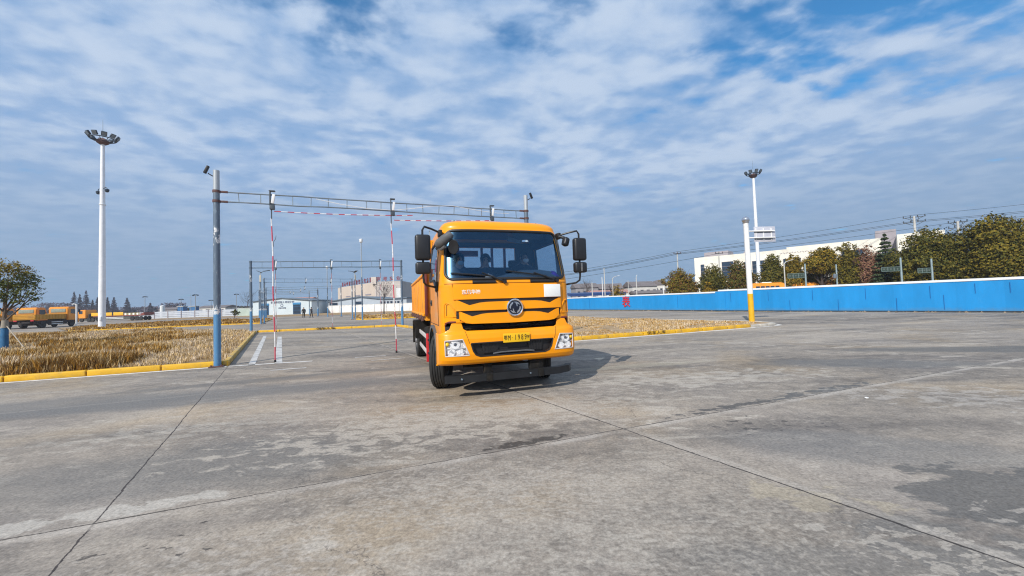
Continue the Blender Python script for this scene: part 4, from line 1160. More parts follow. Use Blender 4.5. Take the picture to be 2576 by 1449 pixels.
lob = [(.9, 0, 2.6, .6, .7, .35), (.5, .2, 3.4, .7, .7, .45), (1.3, -.1, 2.95, .45, .5, .35), (0, 0, 4.1, .8, .8, .4), (-.6, .2, 3.3, .7, .7, .5), (-.3, -.5, 2.7, .7, .6, .4), (.9, .3, 3.7, .5, .5, .3), (-1.1, 0, 2.7, .6, .6, .4), (.3, -.3, 2.6, .5, .5, .3)]
lob += [(-.2, 0, 3.6, 1.25, 1.15, .8), (.4, 0, 2.9, 1.0, .9, .5)]
vs, fs = leaves(lob, 7000, .042, rnd, .25)
raw('crown', vs, fs, [L_SPARSE, leafmat("golden crown tip leaves", (.24, .16, .02), (.15, .12, .02))], t, mi=[1 if (sum(vs[f[0]][i] * k for i, k in ((2, 1), (0, -.25))) > 3.55 and rnd.random() < .8) else 0 for f in fs])
for i, (dx, dy) in enumerate(((1.45, -.3), (-1.3, .5))):
    mb = MB(); mb.tube([(.05, 0, 1.3), (dx, dy, .05)], .02, 6)
    mb.build('support_stake', mat("pale stake", (.42, .37, .30), .8), t)

# dawn redwoods and the hazy tree line on the horizon
for i, (x, h, rr) in enumerate(((-301, 18.6, 3.6), (-297, 16.8, 3.0), (-292.7, 19.4, 3.8), (-288.2, 12.6, 2.6), (-284.9, 14.2, 2.6), (-278, 14, 2.7), (-273.5, 14.2, 2.8), (-264.5, 13.2, 3.6), (-248.5, 9.2, 2.4))):
    lab = ["tall bare redwood, leftmost of the row left of the mast", "second slim bare redwood left of the mast", "tallest bare redwood of the horizon row", "short bare redwood right of the tallest one", "medium bare redwood just left of the mast",
           "bare redwood just right of the mast", "bare redwood second right of the mast", "broad double-tipped bare redwood above the flatbed", "small lone redwood above the flatbed's tail"][i]
    cone_tree((x, 260), h, rr, lab, L_HAZE, 40 + i, n=6500, size=.34, z0=.02, group='bare redwoods on the horizon', name='redwood', tiers=24)
vs, fs = [], []; rnd = random.Random(8)
for k in range(34000):
    x = rnd.uniform(-420, -90); base = 9.5 if x < -240 else 5.5
    hh = base * (.6 + .55 * mnoise.noise(Vector((x * .06, 2, 0))) + .3 * mnoise.noise(Vector((x * .2, 5, 0)))) + (5 if x < -310 else 0) * max(0, .5 + mnoise.noise(Vector((x * .09, 9, 0))))
    y = rnd.uniform(262, 280); z = rnd.random() ** .7 * max(1.2, hh); s = rnd.uniform(.25, .75); i = len(vs)
    vs += [(x - s, y, z), (x, y + rnd.uniform(-s, s), z - s * .6), (x + s, y, z + rnd.uniform(-.3, .3)), (x, y + rnd.uniform(-s, s), z + s * .8)]; fs.append((i, i + 1, i + 2, i + 3))
tag(raw('distant_treeline', vs, fs, L_HAZE), "hazy purple grey tree line along the left horizon", 'tree line', kind='stuff')
vs, fs = [], []
for k in range(5000):
    x = rnd.uniform(-165, -70); hh = 4.6 * (.62 + .6 * mnoise.noise(Vector((x * .18, 2, 3))))
    y = rnd.uniform(176, 186); z = rnd.random() ** .7 * max(1.2, hh); s = rnd.uniform(.25, .6); i = len(vs)
    vs += [(x - s, y, z), (x, y + rnd.uniform(-s, s), z - s * .6), (x + s, y, z + rnd.uniform(-.3, .3)), (x, y + rnd.uniform(-s, s), z + s * .8)]; fs.append((i, i + 1, i + 2, i + 3))
tag(raw('distant_treeline', vs, fs, leafmat("dark far shrubs", (.03, .045, .035), (.05, .055, .035))), "dark low shrubs behind the slat fence", 'tree line', kind='stuff')


def bare_tree(loc, h, label, seed, r=.10):
    rnd = random.Random(seed); t = thing('bare_tree', label, 'tree', (*loc, 0), 0, 'leafless trees')
    limbs = [(h * rnd.uniform(.35, .7), h * rnd.uniform(.25, .42), rnd.uniform(.6, 1.1), rnd.uniform(0, 6.28)) for _ in range(9)]
    trunk_mb(h * .75, r, limbs, rnd, .2).build('trunk', BARK_D, t)
    mb = MB()
    for _ in range(90):
        z = h * rnd.uniform(.45, .85); a = rnd.uniform(0, 6.28); rr = h * rnd.uniform(.02, .22); p = Vector((math.cos(a) * rr, math.sin(a) * rr, z)); d = Vector((math.cos(a), math.sin(a), rnd.uniform(.8, 1.8))).normalized()
        mb.tube([p, p + d * h * rnd.uniform(.08, .2)], [.02, .006], 3)
    mb.build('crown', BARK_D, t)


for args in (((-24.8, 73), 7.2, "bare tree with forked trunk left of the factory", 1), ((-84, 120), 8.2, "bare tree behind the test hall's left end", 2), ((18, 92), 6.5, "thin bare tree above the hoarding's left end", 4), ((20.5, 78), 4.6, "small bare tree beside the golden shrub", 6), ((29.5, 66), 6.2, "bare twiggy tree at the building corner", 7)):
    bare_tree(*args)
# ================================================================== THE ORANGE TRUCK
def paint(name, col, var=.04, dirt=None):
    m = mat(name, col, .36, var=var, scale=1.3, coat=.16, dirt=dirt, spec=.3); return m


M_ORANGE = paint("orange lacquer", (.91, .32, .001), dirt=((.66, .30, .03), .4, 2.6))
M_ORANGE_D = mat("dusty orange side paint", (.72, .26, .035), .55, var=.12, scale=2.2, dirt=((.50, .34, .22), .75, 2.0))
M_BED = mat("orange bed paint", (.88, .34, .004), .5, var=.12, scale=2.5, dirt=((.42, .16, .03), .55, 4.0))
M_RUBBER = mat("rubber seal", (.016, .016, .017), .55, var=.1)
M_TYRE = mat("tyre rubber", (.022, .022, .022), .85, var=.25, scale=7, dirt=((.07, .065, .058), .6, 4))
M_GRILLE = mat("black grille plastic", (.013, .012, .013), .5, var=.2, scale=6)
M_LINER = mat("dark grey cab lining", (.03, .034, .042), .8, var=.1)
M_DASH = mat("dashboard plastic", (.045, .055, .07), .6, var=.1)
M_CHROME = mat("chrome", (.82, .82, .84), .12, 1.0, var=.02)
M_CHASSIS = mat("dirty chassis black", (.014, .013, .012), .8, var=.3, scale=5, spec=.2, dirt=((.06, .045, .03), .5, 4))
M_MAROON = mat("maroon rack paint", (.16, .035, .03), .5, var=.2, scale=4)
M_GREYPL = mat("grey fender plastic", (.10, .105, .115), .6, var=.2, scale=5, dirt=((.22, .2, .18), .5, 4))


def glass(name, tint, refl, base=.05, rgh=.03):
    m = bpy.data.materials.new(name); m.use_nodes = True
    t = NT(m.node_tree); t.n.clear()
    ge = t.node('ShaderNodeNewGeometry'); cs = t.m('ABSOLUTE', t.v('DOT_PRODUCT', ge.outputs['Normal'], ge.outputs['Incoming']))
    fr = t.m('POWER', t.m('SUBTRACT', 1.0, cs, clamp=True), 4.5)
    tr = t.node('ShaderNodeBsdfTransparent'); t.put(tr.inputs[0], tint)
    gl = t.node('ShaderNodeBsdfGlossy'); t.put(gl.inputs['Color'], refl); t.put(gl.inputs['Roughness'], rgh)
    ms = t.node('ShaderNodeMixShader'); t.put(ms.inputs[0], t.m('ADD', t.m('MULTIPLY', fr, 1.0 - base), base, clamp=True))
    t.l.new(tr.outputs[0], ms.inputs[1]); t.l.new(gl.outputs[0], ms.inputs[2])
    o = t.node('ShaderNodeOutputMaterial'); t.l.new(ms.outputs[0], o.inputs[0])
    return m


M_GLASS = glass("windscreen glass", (.60, .74, .86), (.27, .60, 1.0), .10, .20)
M_SIDEGLASS = glass("tinted side glass", (.62, .68, .72), (.8, .9, 1.0), .04)

TR_A = R(17.9)
TR_O = Vector((-.002, 6.49, 0))
truck = thing('dump_truck', "large orange dump truck facing the camera in the middle of the yard", 'truck', TR_O, TR_A)


def lin(z, tab):
    if z <= tab[0][0]: return tab[0][1]
    for (a, u), (b, v) in zip(tab[:-1], tab[1:]):
        if z <= b: return u + (v - u) * (z - a) / (b - a)
    return tab[-1][1]


CY = [(.9, .045), (1.25, .055), (1.9, .07), (1.97, .085), (2.05, .11), (2.88, .34), (2.93, .365)]
CW = [(.9, 1.185), (1.4, 1.195), (2.0, 1.195), (2.45, 1.175), (2.88, 1.115), (2.93, 1.105)]
NB, BD = 3.6, .42
BACK = 1.95


def cab_xy(t, z, W=None, Y0=None):
    """t in [-1, 1] along the plan outline, from the rear left corner round the front to the rear right corner"""
    W = lin(z, CW) if W is None else W; Y0 = lin(z, CY) if Y0 is None else Y0
    s = 1 if t >= 0 else -1; u = abs(t)
    side = BACK - Y0 - BD
    # parameter split: front half outline 0..UF, straight side UF..1
    if u <= UF:
        k = u / UF * (len(FR) - 1); i = min(int(k), len(FR) - 2); f = k - i
        ax = FR[i][0] + (FR[i + 1][0] - FR[i][0]) * f; ay = FR[i][1] + (FR[i + 1][1] - FR[i][1]) * f
        return s * ax * W, Y0 + ay * BD
    return s * W, Y0 + BD + side * (u - UF) / (1 - UF)


_raw = []
for i in range(801):
    a = math.pi / 2 * i / 800; _raw.append((math.sin(a) ** (2 / NB), 1 - math.cos(a) ** (2 / NB)))
_len = [0.0]
for p, q in zip(_raw[:-1], _raw[1:]): _len.append(_len[-1] + math.hypot((q[0] - p[0]) * 1.19, (q[1] - p[1]) * BD))
FR = []
j = 0
for i in range(101):
    tgt = _len[-1] * i / 100
    while j < len(_len) - 2 and _len[j + 1] < tgt: j += 1
    f = (tgt - _len[j]) / max(1e-9, _len[j + 1] - _len[j]); FR.append((_raw[j][0] + (_raw[j + 1][0] - _raw[j][0]) * f, _raw[j][1] + (_raw[j + 1][1] - _raw[j][1]) * f))
UF = _len[-1] / (_len[-1] + 1.45)


def front(x, z, off=0.0):
    """point on the cab's front sheet, lifted off by `off`"""
    W = lin(z, CW); Y0 = lin(z, CY); k = min(.9995, abs(x) / W)
    y = Y0 + BD * (1 - (1 - k ** NB) ** (1 / NB))
    return Vector((x, y - off, z))


def rrect(x, z, x0, x1, z0, z1, r):
    dx = max(x0 + r - x, x - (x1 - r), 0); dz = max(z0 + r - z, z - (z1 - r), 0)
    return (x0 <= x <= x1 and z0 <= z <= z1 and dx * dx + dz * dz <= r * r)


WZ0, WZ1 = 2.0, 2.872


def in_screen(x, z): 
    hw = 1.105 + (1.045 - 1.105) * (z - WZ0) / (WZ1 - WZ0)
    return rrect(x / hw, z, -1, 1, WZ0, WZ1, .13) if False else rrect(x * 1.075 / hw, z, -1.075, 1.075, WZ0, WZ1, .13)


SWIN = [(.66, 2.74), (1.74, 2.74), (1.74, 2.06), (1.10, 2.04), (.66, 1.82)]


def in_poly(p, poly): return inside(p, poly)


NT_, rows = 440, []
zs = [.92 + (2.93 - .92) * i / 200 for i in range(201)]
for z in zs: rows.append([Vector((*cab_xy(-1 + 2 * i / NT_, z), z)) for i in range(NT_ + 1)])
for i in range(1, 13):
    a = math.pi / 2 * i / 12
    z = 2.93 + .165 * math.sin(a); W = 1.105 - .20 * (1 - math.cos(a)); Y0 = .365 + .26 * (1 - math.cos(a))
    rows.append([Vector((*cab_xy(-1 + 2 * k / NT_, z, W, Y0), z)) for k in range(NT_ + 1)])
buckets = {'body': [], 'door_l': [], 'door_r': [], 'screen': [], 'win_l': [], 'win_r': []}
nr = len(rows)
for j in range(nr - 1):
    for i in range(NT_):
        c = (rows[j][i] + rows[j + 1][i + 1]) / 2; x, y, z = c
        key = 'body'
        W = lin(z, CW)
        fr_ = abs(x) < W * .985 or y < .45
        if y < .62 and fr_ and in_screen(x, z) and y < lin(z, CY) + .36: key = 'screen'
        elif z < 1.27 and y < .40 and abs(x) < 1.135: continue
        elif abs(x) > W * .97 and in_poly((y, z), SWIN): key = 'win_l' if x < 0 else 'win_r'
        elif math.hypot(y - 1.30, z - .52) < .66: continue
        elif z < 1.04 and y > 1.3: continue
        elif abs(x) > W * .97 and .52 < y < 1.80 and 1.22 < z < 2.84: key = 'door_l' if x < 0 else 'door_r'
        buckets[key].append((i, j))


def grid_mesh(name, cells, m, parent, off=0.0, solid=None):
    idx, vs, fs = {}, [], []
    for i, j in cells:
        f = []
        for a, b in ((i, j), (i + 1, j), (i + 1, j + 1), (i, j + 1)):
            if (a, b) not in idx: idx[(a, b)] = len(vs); vs.append(rows[b][a])
            f.append(idx[(a, b)])
        fs.append(f)
    o = raw(name, vs, fs, m, parent, smooth=True)
    if solid:
        md = o.modifiers.new('thickness', 'SOLIDIFY'); md.thickness = solid; md.offset = -1; md.material_offset = 1; md.material_offset_rim = 0
    return o


cab = grid_mesh('cab_body', buckets['body'], [M_ORANGE, M_LINER], truck, solid=.035)
for k in ('l', 'r'):
    d = grid_mesh('door', buckets['door_' + k], [M_ORANGE_D, M_LINER], truck, solid=.035)
    if k == 'l': d['label'] = 'dusty orange door on the sunlit side'
    w_ = grid_mesh('window', buckets['win_' + k], M_SIDEGLASS, d)
    s = -1 if k == 'l' else 1
    mb = MB(); loop = [Vector((s * (lin(z, CW) + .004), y, z)) for y, z in SWIN]; loop = loop + [loop[0]]
    for a, b in zip(loop[:-1], loop[1:]): mb.tube([a, b], .022, 6)
    mb.build('window_seal', M_RUBBER, d)
    mb = MB(); mb.box((s * 1.20, 1.62, 1.62), (.03, .22, .05), bev=.012); mb.box((s * 1.195, 1.62, 1.62), (.02, .28, .11), bev=.008); mb.build('handle', M_BLACK, d)
    mb = MB()
    for pts in ([(.52, 1.22), (.52, 2.84)], [(1.80, 1.22), (1.80, 2.84)], [(.52, 1.22), (1.8, 1.22)]):
        mb.tube([(s * (lin(z, CW) + .001), y, z) for y, z in [(pts[0][0] + (pts[1][0] - pts[0][0]) * i / 12, pts[0][1] + (pts[1][1] - pts[0][1]) * i / 12) for i in range(13)]], .006, 5)
    mb.build('gap_seal', M_RUBBER, d)
mb = MB()
last = rows[-1]; bv = [mb.b.verts.new(p) for p in last] ; f = mb.b.faces.new(bv)
bmesh.ops.triangulate(mb.b, faces=[f]); mb.build('roof', M_ORANGE, truck)
mb = MB()
for x in (-.80, .86): mb.tube([(x - .04, .95, 3.08), (x - .045, .95, 3.13), (x, .95, 3.17), (x + .045, .95, 3.13), (x + .04, .95, 3.08)], .010, 6)
mb.build('lifting_eye', M_STEEL, truck)
screen = grid_mesh('windscreen', buckets['screen'], M_GLASS, truck)
# rubber seal round the windscreen
mb = MB(); pts = []
def _hw(z): return 1.105 + (1.045 - 1.105) * (z - WZ0) / (WZ1 - WZ0)
n = 160
for k in range(n):
    a = 2 * math.pi * k / n; ca, sa = math.cos(a), math.sin(a)
    # rounded rectangle by walking
    pass
seg = []
r = .13
def walk():
    out = []
    for (cx, cz, a0) in ((1.075 - r, WZ1 - r, 0), (-1.075 + r, WZ1 - r, 90), (-1.075 + r, WZ0 + r, 180), (1.075 - r, WZ0 + r, 270)):
        for i in range(13):
            a = R(a0 + 90 * i / 12); out.append((cx + r * math.cos(a), cz + r * math.sin(a)))
    res = []
    for p, q in zip(out, out[1:] + out[:1]):
        L = math.hypot(q[0] - p[0], q[1] - p[1]); k = max(1, int(L / .04))
        for i in range(k): res.append((p[0] + (q[0] - p[0]) * i / k, p[1] + (q[1] - p[1]) * i / k))
    return res
wl = [front(x * _hw(z) / 1.075, z, .004) for x, z in walk()]
mb.tube(wl + [wl[0]], .024, 8, cap=False)
mb.build('windscreen_seal', M_RUBBER, truck)
# rear wall with window
mb = MB(); HWX0, HWX1, HWZ0, HWZ1 = -.62, .72, 2.36, 2.80
for (x0, x1, z0, z1) in ((-1.17, HWX0, 1.05, 2.95), (HWX1, 1.17, 1.05, 2.95), (HWX0, HWX1, 1.05, HWZ0), (HWX0, HWX1, HWZ1, 2.95), (-.90, .90, 2.95, 3.085)):
    mb.box(((x0 + x1) / 2, BACK, (z0 + z1) / 2), (x1 - x0, .05, z1 - z0), mi=0)
mb.build('rear_wall', M_ORANGE, truck, smooth=False)
mb = MB()
for (x0, x1, z0, z1) in ((-1.12, HWX0, 1.2, 2.9), (HWX1, 1.12, 1.2, 2.9), (HWX0, HWX1, 1.2, HWZ0), (HWX0, HWX1, HWZ1, 2.9)): mb.box(((x0 + x1) / 2, BACK - .05, (z0 + z1) / 2), (x1 - x0, .03, z1 - z0))
mb.box((0, 1.05, 1.18), (2.25, 1.7, .06)); mb.box((0, 1.3, 2.985), (1.8, 1.1, .03))
mb.build('cab_lining', M_LINER, truck, smooth=False)
mb = MB(); mb.box((.05, BACK - .01, 2.58), (1.34, .012, .44)); mb.build('rear_window', glass("rear glass", (.80, .84, .86), (.8, .9, 1), .03), truck, smooth=False)

# ---- front panels --------------------------------------------------------
def patch(x0, x1, zb, zt, off, m, name, parent, nx=60, nz=8, bev=.03):
    rws = []
    for j in range(nz + 3):
        v = 0 if j <= 1 else (1 if j >= nz + 1 else (j - 1) / nz)
        row = []
        for i in range(nx + 3):
            u = 0 if i <= 1 else (1 if i >= nx + 1 else (i - 1) / nx)
            x = x0 + (x1 - x0) * u; b_, t_ = zb(x), zt(x); z = b_ + (t_ - b_) * v
            edge = j in (0, nz + 2) or i in (0, nx + 2)
            bx = bev if i in (0, 1) else (-bev if i in (nx + 1, nx + 2) else 0); bz = bev if j in (0, 1) else (-bev if j in (nz + 1, nz + 2) else 0)
            if edge: row.append(front(x, z, -.01))
            else:
                k = off
                row.append(front(x + (bx * .25 if i in (1, nx + 1) else 0), z + (bz * .25 if j in (1, nz + 1) else 0), k))
        rws.append(row)
    vs = [p for r_ in rws for p in r_]; w_ = nx + 3
    fs = [(j * w_ + i, j * w_ + i + 1, (j + 1) * w_ + i + 1, (j + 1) * w_ + i) for j in range(nz + 2) for i in range(nx + 2)]
    o = raw(name, vs, fs, m, parent, smooth=True); o.data.set_sharp_from_angle(angle=R(40))
    return o


CX = .045                      # the badge sits a touch off the middle
def sl(x, pts): return lin(x, pts)
def sym(tab): return [(-a, b) for a, b in reversed(tab)] + [(a, b) for a, b in tab]
S1T = lambda x: 1.652
S1B = lambda x: lin(abs(x), [(0, 1.612), (.44, 1.608), (.56, 1.598), (.73, 1.560), (.92, 1.648), (1.0, 1.652)])
S2T = lambda x: 1.462
S2B = lambda x: lin(abs(x), [(0, 1.422), (.42, 1.418), (.53, 1.408), (.69, 1.372), (.88, 1.458), (1.0, 1.462)])
PX = lambda z: lin(z, [(1.3, .885), (1.92, 1.0)])
# dark base behind the slots
patch(-.955, .955, lambda x: 1.33, lambda x: 1.67, .002, M_GRILLE, 'grille', truck)
patch(-.995, .995, lambda x: 1.653 if abs(x) < .96 else 1.653, lambda x: 1.915, .022, M_ORANGE, 'front_panel', truck, bev=.02)
patch(-.955, .955, lambda x: S2T(x) if abs(x) < .89 else S2T(x), S1B, .034, M_ORANGE, 'grille_bar', truck, nx=120, bev=.02)
patch(-.905, .905, lambda x: lin(abs(x), [(0, 1.235), (.70, 1.245), (.80, 1.26), (.905, 1.325)]), S2B, .034, M_ORANGE, 'grille_bar', truck, nx=120, bev=.02)
mb = MB()
for s in (-1, 1):
    mb.tube([front(s * PX(z), z, .003) for z in [1.30 + .62 * i / 20 for i in range(21)]], .006, 5)
    pts = [(1.0, 1.37), (1.135, 1.37), (1.13, 1.58), (1.10, 1.605), (1.05, 1.59), (.985, 1.50), (.955, 1.37), (1.0, 1.37)]
    mb.tube([front(s * x, z, .004) for x, z in pts], .011, 6, mi=1)
    pts = [(1.10, 1.39), (1.095, 1.57), (1.07, 1.58)]
    mb.tube([front(s * x, z, .002) for x, z in pts], .006, 5)
mb.tube([front(x, 1.925, .003) for x in [-1.12 + 2.24 * i / 60 for i in range(61)]], .005, 5)
mb.build('panel_gap', [mat("panel shadow gap", (.16, .05, .004), .8), M_ORANGE], truck)
# badge: chrome ring with dark disc and the two swallow blades
M_BADGE = mat("dark blue badge ground", (.025, .03, .05), .18, .5, var=.1)
bp = front(CX, 1.495, 0).y - .065
badge = MB(); badge.lathe([(.118, 0.03), (.122, -.005), (.136, -.018), (.150, -.005), (.150, .05)], (CX, bp, 1.495), 'Y', 40, closed=False)
bo = badge.build('badge', M_CHROME, truck)
mb = MB(); mb.lathe([(.001, -.002), (.12, .0)], (CX, bp, 1.495), 'Y', 40); mb.build('badge_disc', M_BADGE, bo)
mb = MB()
def blade(pts_out, pts_in):
    vs = [(CX + x, bp - .006, 1.495 + z) for x, z in pts_out] + [(CX + x, bp - .006, 1.495 + z) for x, z in reversed(pts_in)]
    vb = [(x, y + .006, z) for x, y, z in vs]; n = len(vs)
    mb.faces(vs + vb, [tuple(range(n))] + [(i, (i + 1) % n, n + (i + 1) % n, n + i) for i in range(n)])
def arc(r, a0, a1, n=14, sx=1, cx=0, cz=0): return [(cx + r * sx * math.cos(R(a0 + (a1 - a0) * i / n)), cz + r * math.sin(R(a0 + (a1 - a0) * i / n))) for i in range(n + 1)]
for sg in (1, -1):
    tr = lambda P_: [(sg * x, sg * z) for x, z in P_]
    blade(tr(arc(.102, 185, 108)), tr([(x * .60 - .018, z * .80 - .016) for x, z in arc(.102, 185, 108)]))        # broad wing
    blade(tr(arc(.098, 100, 28)), tr([(x - .010 - .012 * math.sin(i / 14 * 3.14), z - .014 * math.sin(i / 14 * 3.14)) for i, (x, z) in enumerate(arc(.098, 100, 28))]))   # thin tail
    blade(tr([(-.045, -.02), (-.035, -.07), (-.01, -.098), (.005, -.09)]), tr([(-.03, -.02), (-.022, -.055), (-.004, -.082), (.008, -.084)]))
mb.build('badge_emblem', M_CHROME, bo, smooth=False)
yl = lambda x, z, o=.03: front(x, z, o).y
text_mesh('lettering', '东风华神', .080, mat("silver lettering", (.86, .84, .78), .3, .05, var=.03), truck, Matrix.Translation((-.70, yl(-.70, 1.775, .028), 1.775)) @ Matrix.Rotation(R(90), 4, 'X') @ Matrix.Rotation(R(-2), 4, 'Y'), .0015, .0015, 1.0)
mb = MB(); mb.box((.775, yl(.775, 1.76, .036), 1.772), (.33, .012, .225), (R(-1), 0, R(5)), bev=.004); mb.build('placard', mat("white placard", (.80, .80, .78), .6, var=.03, scale=3), truck)
# intake covers and wipers below the screen
for x0, x1 in ((-.665, -.27), (.37, .83)):
    mb = MB(); pts = [front(x, 1.945, .014) for x in [x0 + (x1 - x0) * i / 10 for i in range(11)]]
    mb.tube(pts, .030, 8); mb.build('wiper_cover', M_GRILLE, truck)
for (bx, bz, mx, mz, ex, ez) in ((-.115, 1.945, -.50, 2.105, -1.02, 2.108), (.885, 1.955, .44, 2.10, -.06, 2.135)):
    mb = MB()
    P0, P1, P2 = front(bx, bz, .03), front(mx, mz, .055), front(ex, ez, .045)
    mb.lathe([(.035, -.04), (.03, .02), (.001, .03)], P0, 'Y', 10)
    mb.tube([P0, P0.lerp(P1, .3) + Vector((0, -.012, .0)), P1], [.020, .016, .012], 6)
    k = 10; mb.tube([front(mx + (bx - mx) * .55 + (ex - mx - (bx - mx) * .55) * i / k, mz - (mz - bz) * .42 + (ez - mz + (mz - bz) * .42) * i / k, .035) for i in range(k + 1)], [.013] * k + [.009], 6)
    mb.build('wiper', M_BLACK, truck)

# ---- bumper ---------------------------------------------------------------
BW, BB, BN = 1.245, .40, 5.0
def bump(x, z, off=0.0):
    y0 = lin(z, [(.56, .14), (.60, .06), (.66, .02), (.75, 0.0), (1.0, .0), (1.08, .025), (1.13, .06), (1.28, .10)])
    k = min(.9999, abs(x) / BW); return Vector((x, y0 + BB * (1 - (1 - k ** BN) ** (1 / BN)) - off, z))
BT = lambda x: lin(abs(x), [(0, 1.125), (.79, 1.135), (.845, 1.165), (.87, 1.26), (1.03, 1.268), (1.07, 1.17), (1.14, 1.135), (1.25, 1.09)])
HL = [(1.155, .985), (.872, 1.0), (.765, .735), (1.150, .735)]
LG = [(-.735, .925), (.735, .925), (.70, .80), (.655, .735), (.58, .705), (-.58, .705), (-.655, .735), (-.70, .80)]
ux = []
for i in range(241):
    a = -math.pi / 2 + math.pi * i / 240; ux.append(BW * math.copysign(abs(math.sin(a)) ** (2 / BN) if abs(a) > 0 else 0, a))
# even steps along the outline
dense = [(-BW * (1 - 1e-4) * (1 - i / 2000)) for i in range(2000)]
dense = dense + [-x for x in reversed(dense)]
acc = [0.0]
for a, b in zip(dense[:-1], dense[1:]): acc.append(acc[-1] + (bump(b, .8) - bump(a, .8)).length)
NBX = 360; bxs = []; j = 0
for i in range(NBX + 1):
    tg = acc[-1] * i / NBX
    while j < len(acc) - 2 and acc[j + 1] < tg: j += 1
    bxs.append(dense[j])
NBZ = 84
brow = []
for k in range(NBZ + 1):
    v = k / NBZ; row = []
    for x in bxs:
        z = .565 + (BT(x) - .565) * v
        row.append(bump(x, z))
    # short returns along the sides
    row = [Vector((-BW, .40 + .16 * (1 - i / 8), row[0].z)) for i in range(8)] + row + [Vector((BW, .40 + .16 * ((i + 1) / 8), row[-1].z)) for i in range(8)]
    brow.append(row)
vs = [p for r_ in brow for p in r_]; wv_ = len(brow[0]); fs = []
for k in range(NBZ):
    for i in range(wv_ - 1):
        c = (brow[k][i] + brow[k + 1][i + 1]) / 2
        if c.y < .38 and (in_poly((abs(c.x), c.z), HL) or in_poly((c.x, c.z), LG)): continue
        if math.hypot(c.y - 1.30, c.z - .52) < .66: continue
        fs.append((k * wv_ + i, k * wv_ + i + 1, (k + 1) * wv_ + i + 1, (k + 1) * wv_ + i))
bumper = raw('bumper', vs, fs, M_ORANGE, truck, smooth=True)
md = bumper.modifiers.new('thickness', 'SOLIDIFY'); md.thickness = .03; md.offset = -1
mb = MB()
for s in (-1, 1): mb.tube([bump(s * lin(z, [(.93, .76), (1.13, .82)]), z, .001) for z in [.93 + .2 * i / 8 for i in range(9)]], .004, 5)
mb.build('bumper_seam', mat("panel shadow gap", (.16, .05, .004), .8), bumper)
# lower grille insert
mb = MB(); mb.prism([(-.78, .95), (.78, .95), (.78, .68), (-.78, .68)], .075, .10)
mb.prism([(-.56, .935), (-.24, .935), (-.28, .76), (-.52, .745)], .045, .08); mb.prism([(.56, .935), (.26, .935), (.30, .76), (.52, .745)], .045, .08)
mb.prism([(-.26, .79), (.28, .79), (.36, .735), (-.34, .735)], .03, .08)
for x in [(-.50 + i * .05) for i in range(5)] + [.32 + i * .05 for i in range(5)]: mb.box((x, .042, .84), (.008, .012, .16))
mb.build('lower_grille', M_GRILLE, bumper, smooth=False)
mb = MB(); mb.tube([(-.36, .03, .735), (-.2, .02, .752), (.22, .02, .752), (.38, .03, .735)], .012, 6); mb.build('grille_lip', M_GREYPL, bumper)
mb = MB(); lp = [(x, z) for x, z in LG]; lp2 = []
for p_, q_ in zip(lp, lp[1:] + lp[:1]):
    for i in range(10): lp2.append((p_[0] + (q_[0] - p_[0]) * i / 10, p_[1] + (q_[1] - p_[1]) * i / 10))
lq = [bump(x, z, -.004) for x, z in lp2]; mb.tube(lq + [lq[0]], .013, 6, cap=False); mb.build('grille_surround', M_GRILLE, bumper)
# headlights
mrf = bpy.data.materials.new("facetted reflector"); mrf.use_nodes = True
t_ = NT(mrf.node_tree); b_ = t_.n['Principled BSDF']
co = t_.node('ShaderNodeTexCoord').outputs['Object']
vo = t_.node('ShaderNodeTexVoronoi'); t_.put(vo.inputs['Vector'], co); t_.put(vo.inputs['Scale'], 34)
sc_ = t_.node('ShaderNodeSeparateColor'); t_.put(sc_.inputs[0], vo.outputs['Color'])
t_.put(b_.inputs['Base Color'], t_.ramp(sc_.outputs[0], [(0, (.30, .32, .36)), (.3, (.82, .83, .86)), (1, (.97, .97, .97))]))
t_.put(b_.inputs['Metallic'], .12); t_.put(b_.inputs['Roughness'], .22)
bn_ = t_.node('ShaderNodeBump'); t_.put(bn_.inputs['Strength'], .9); t_.put(bn_.inputs['Distance'], .02); t_.put(bn_.inputs['Height'], sc_.outputs[1]); t_.put(b_.inputs['Normal'], bn_.outputs[0])
M_REFL = mrf
M_LENS = glass("headlight lens", (.99, .99, .99), (1, 1, 1), .02)
M_AMBER = mat("amber lamp", (.85, .55, .03), .2, var=.05)
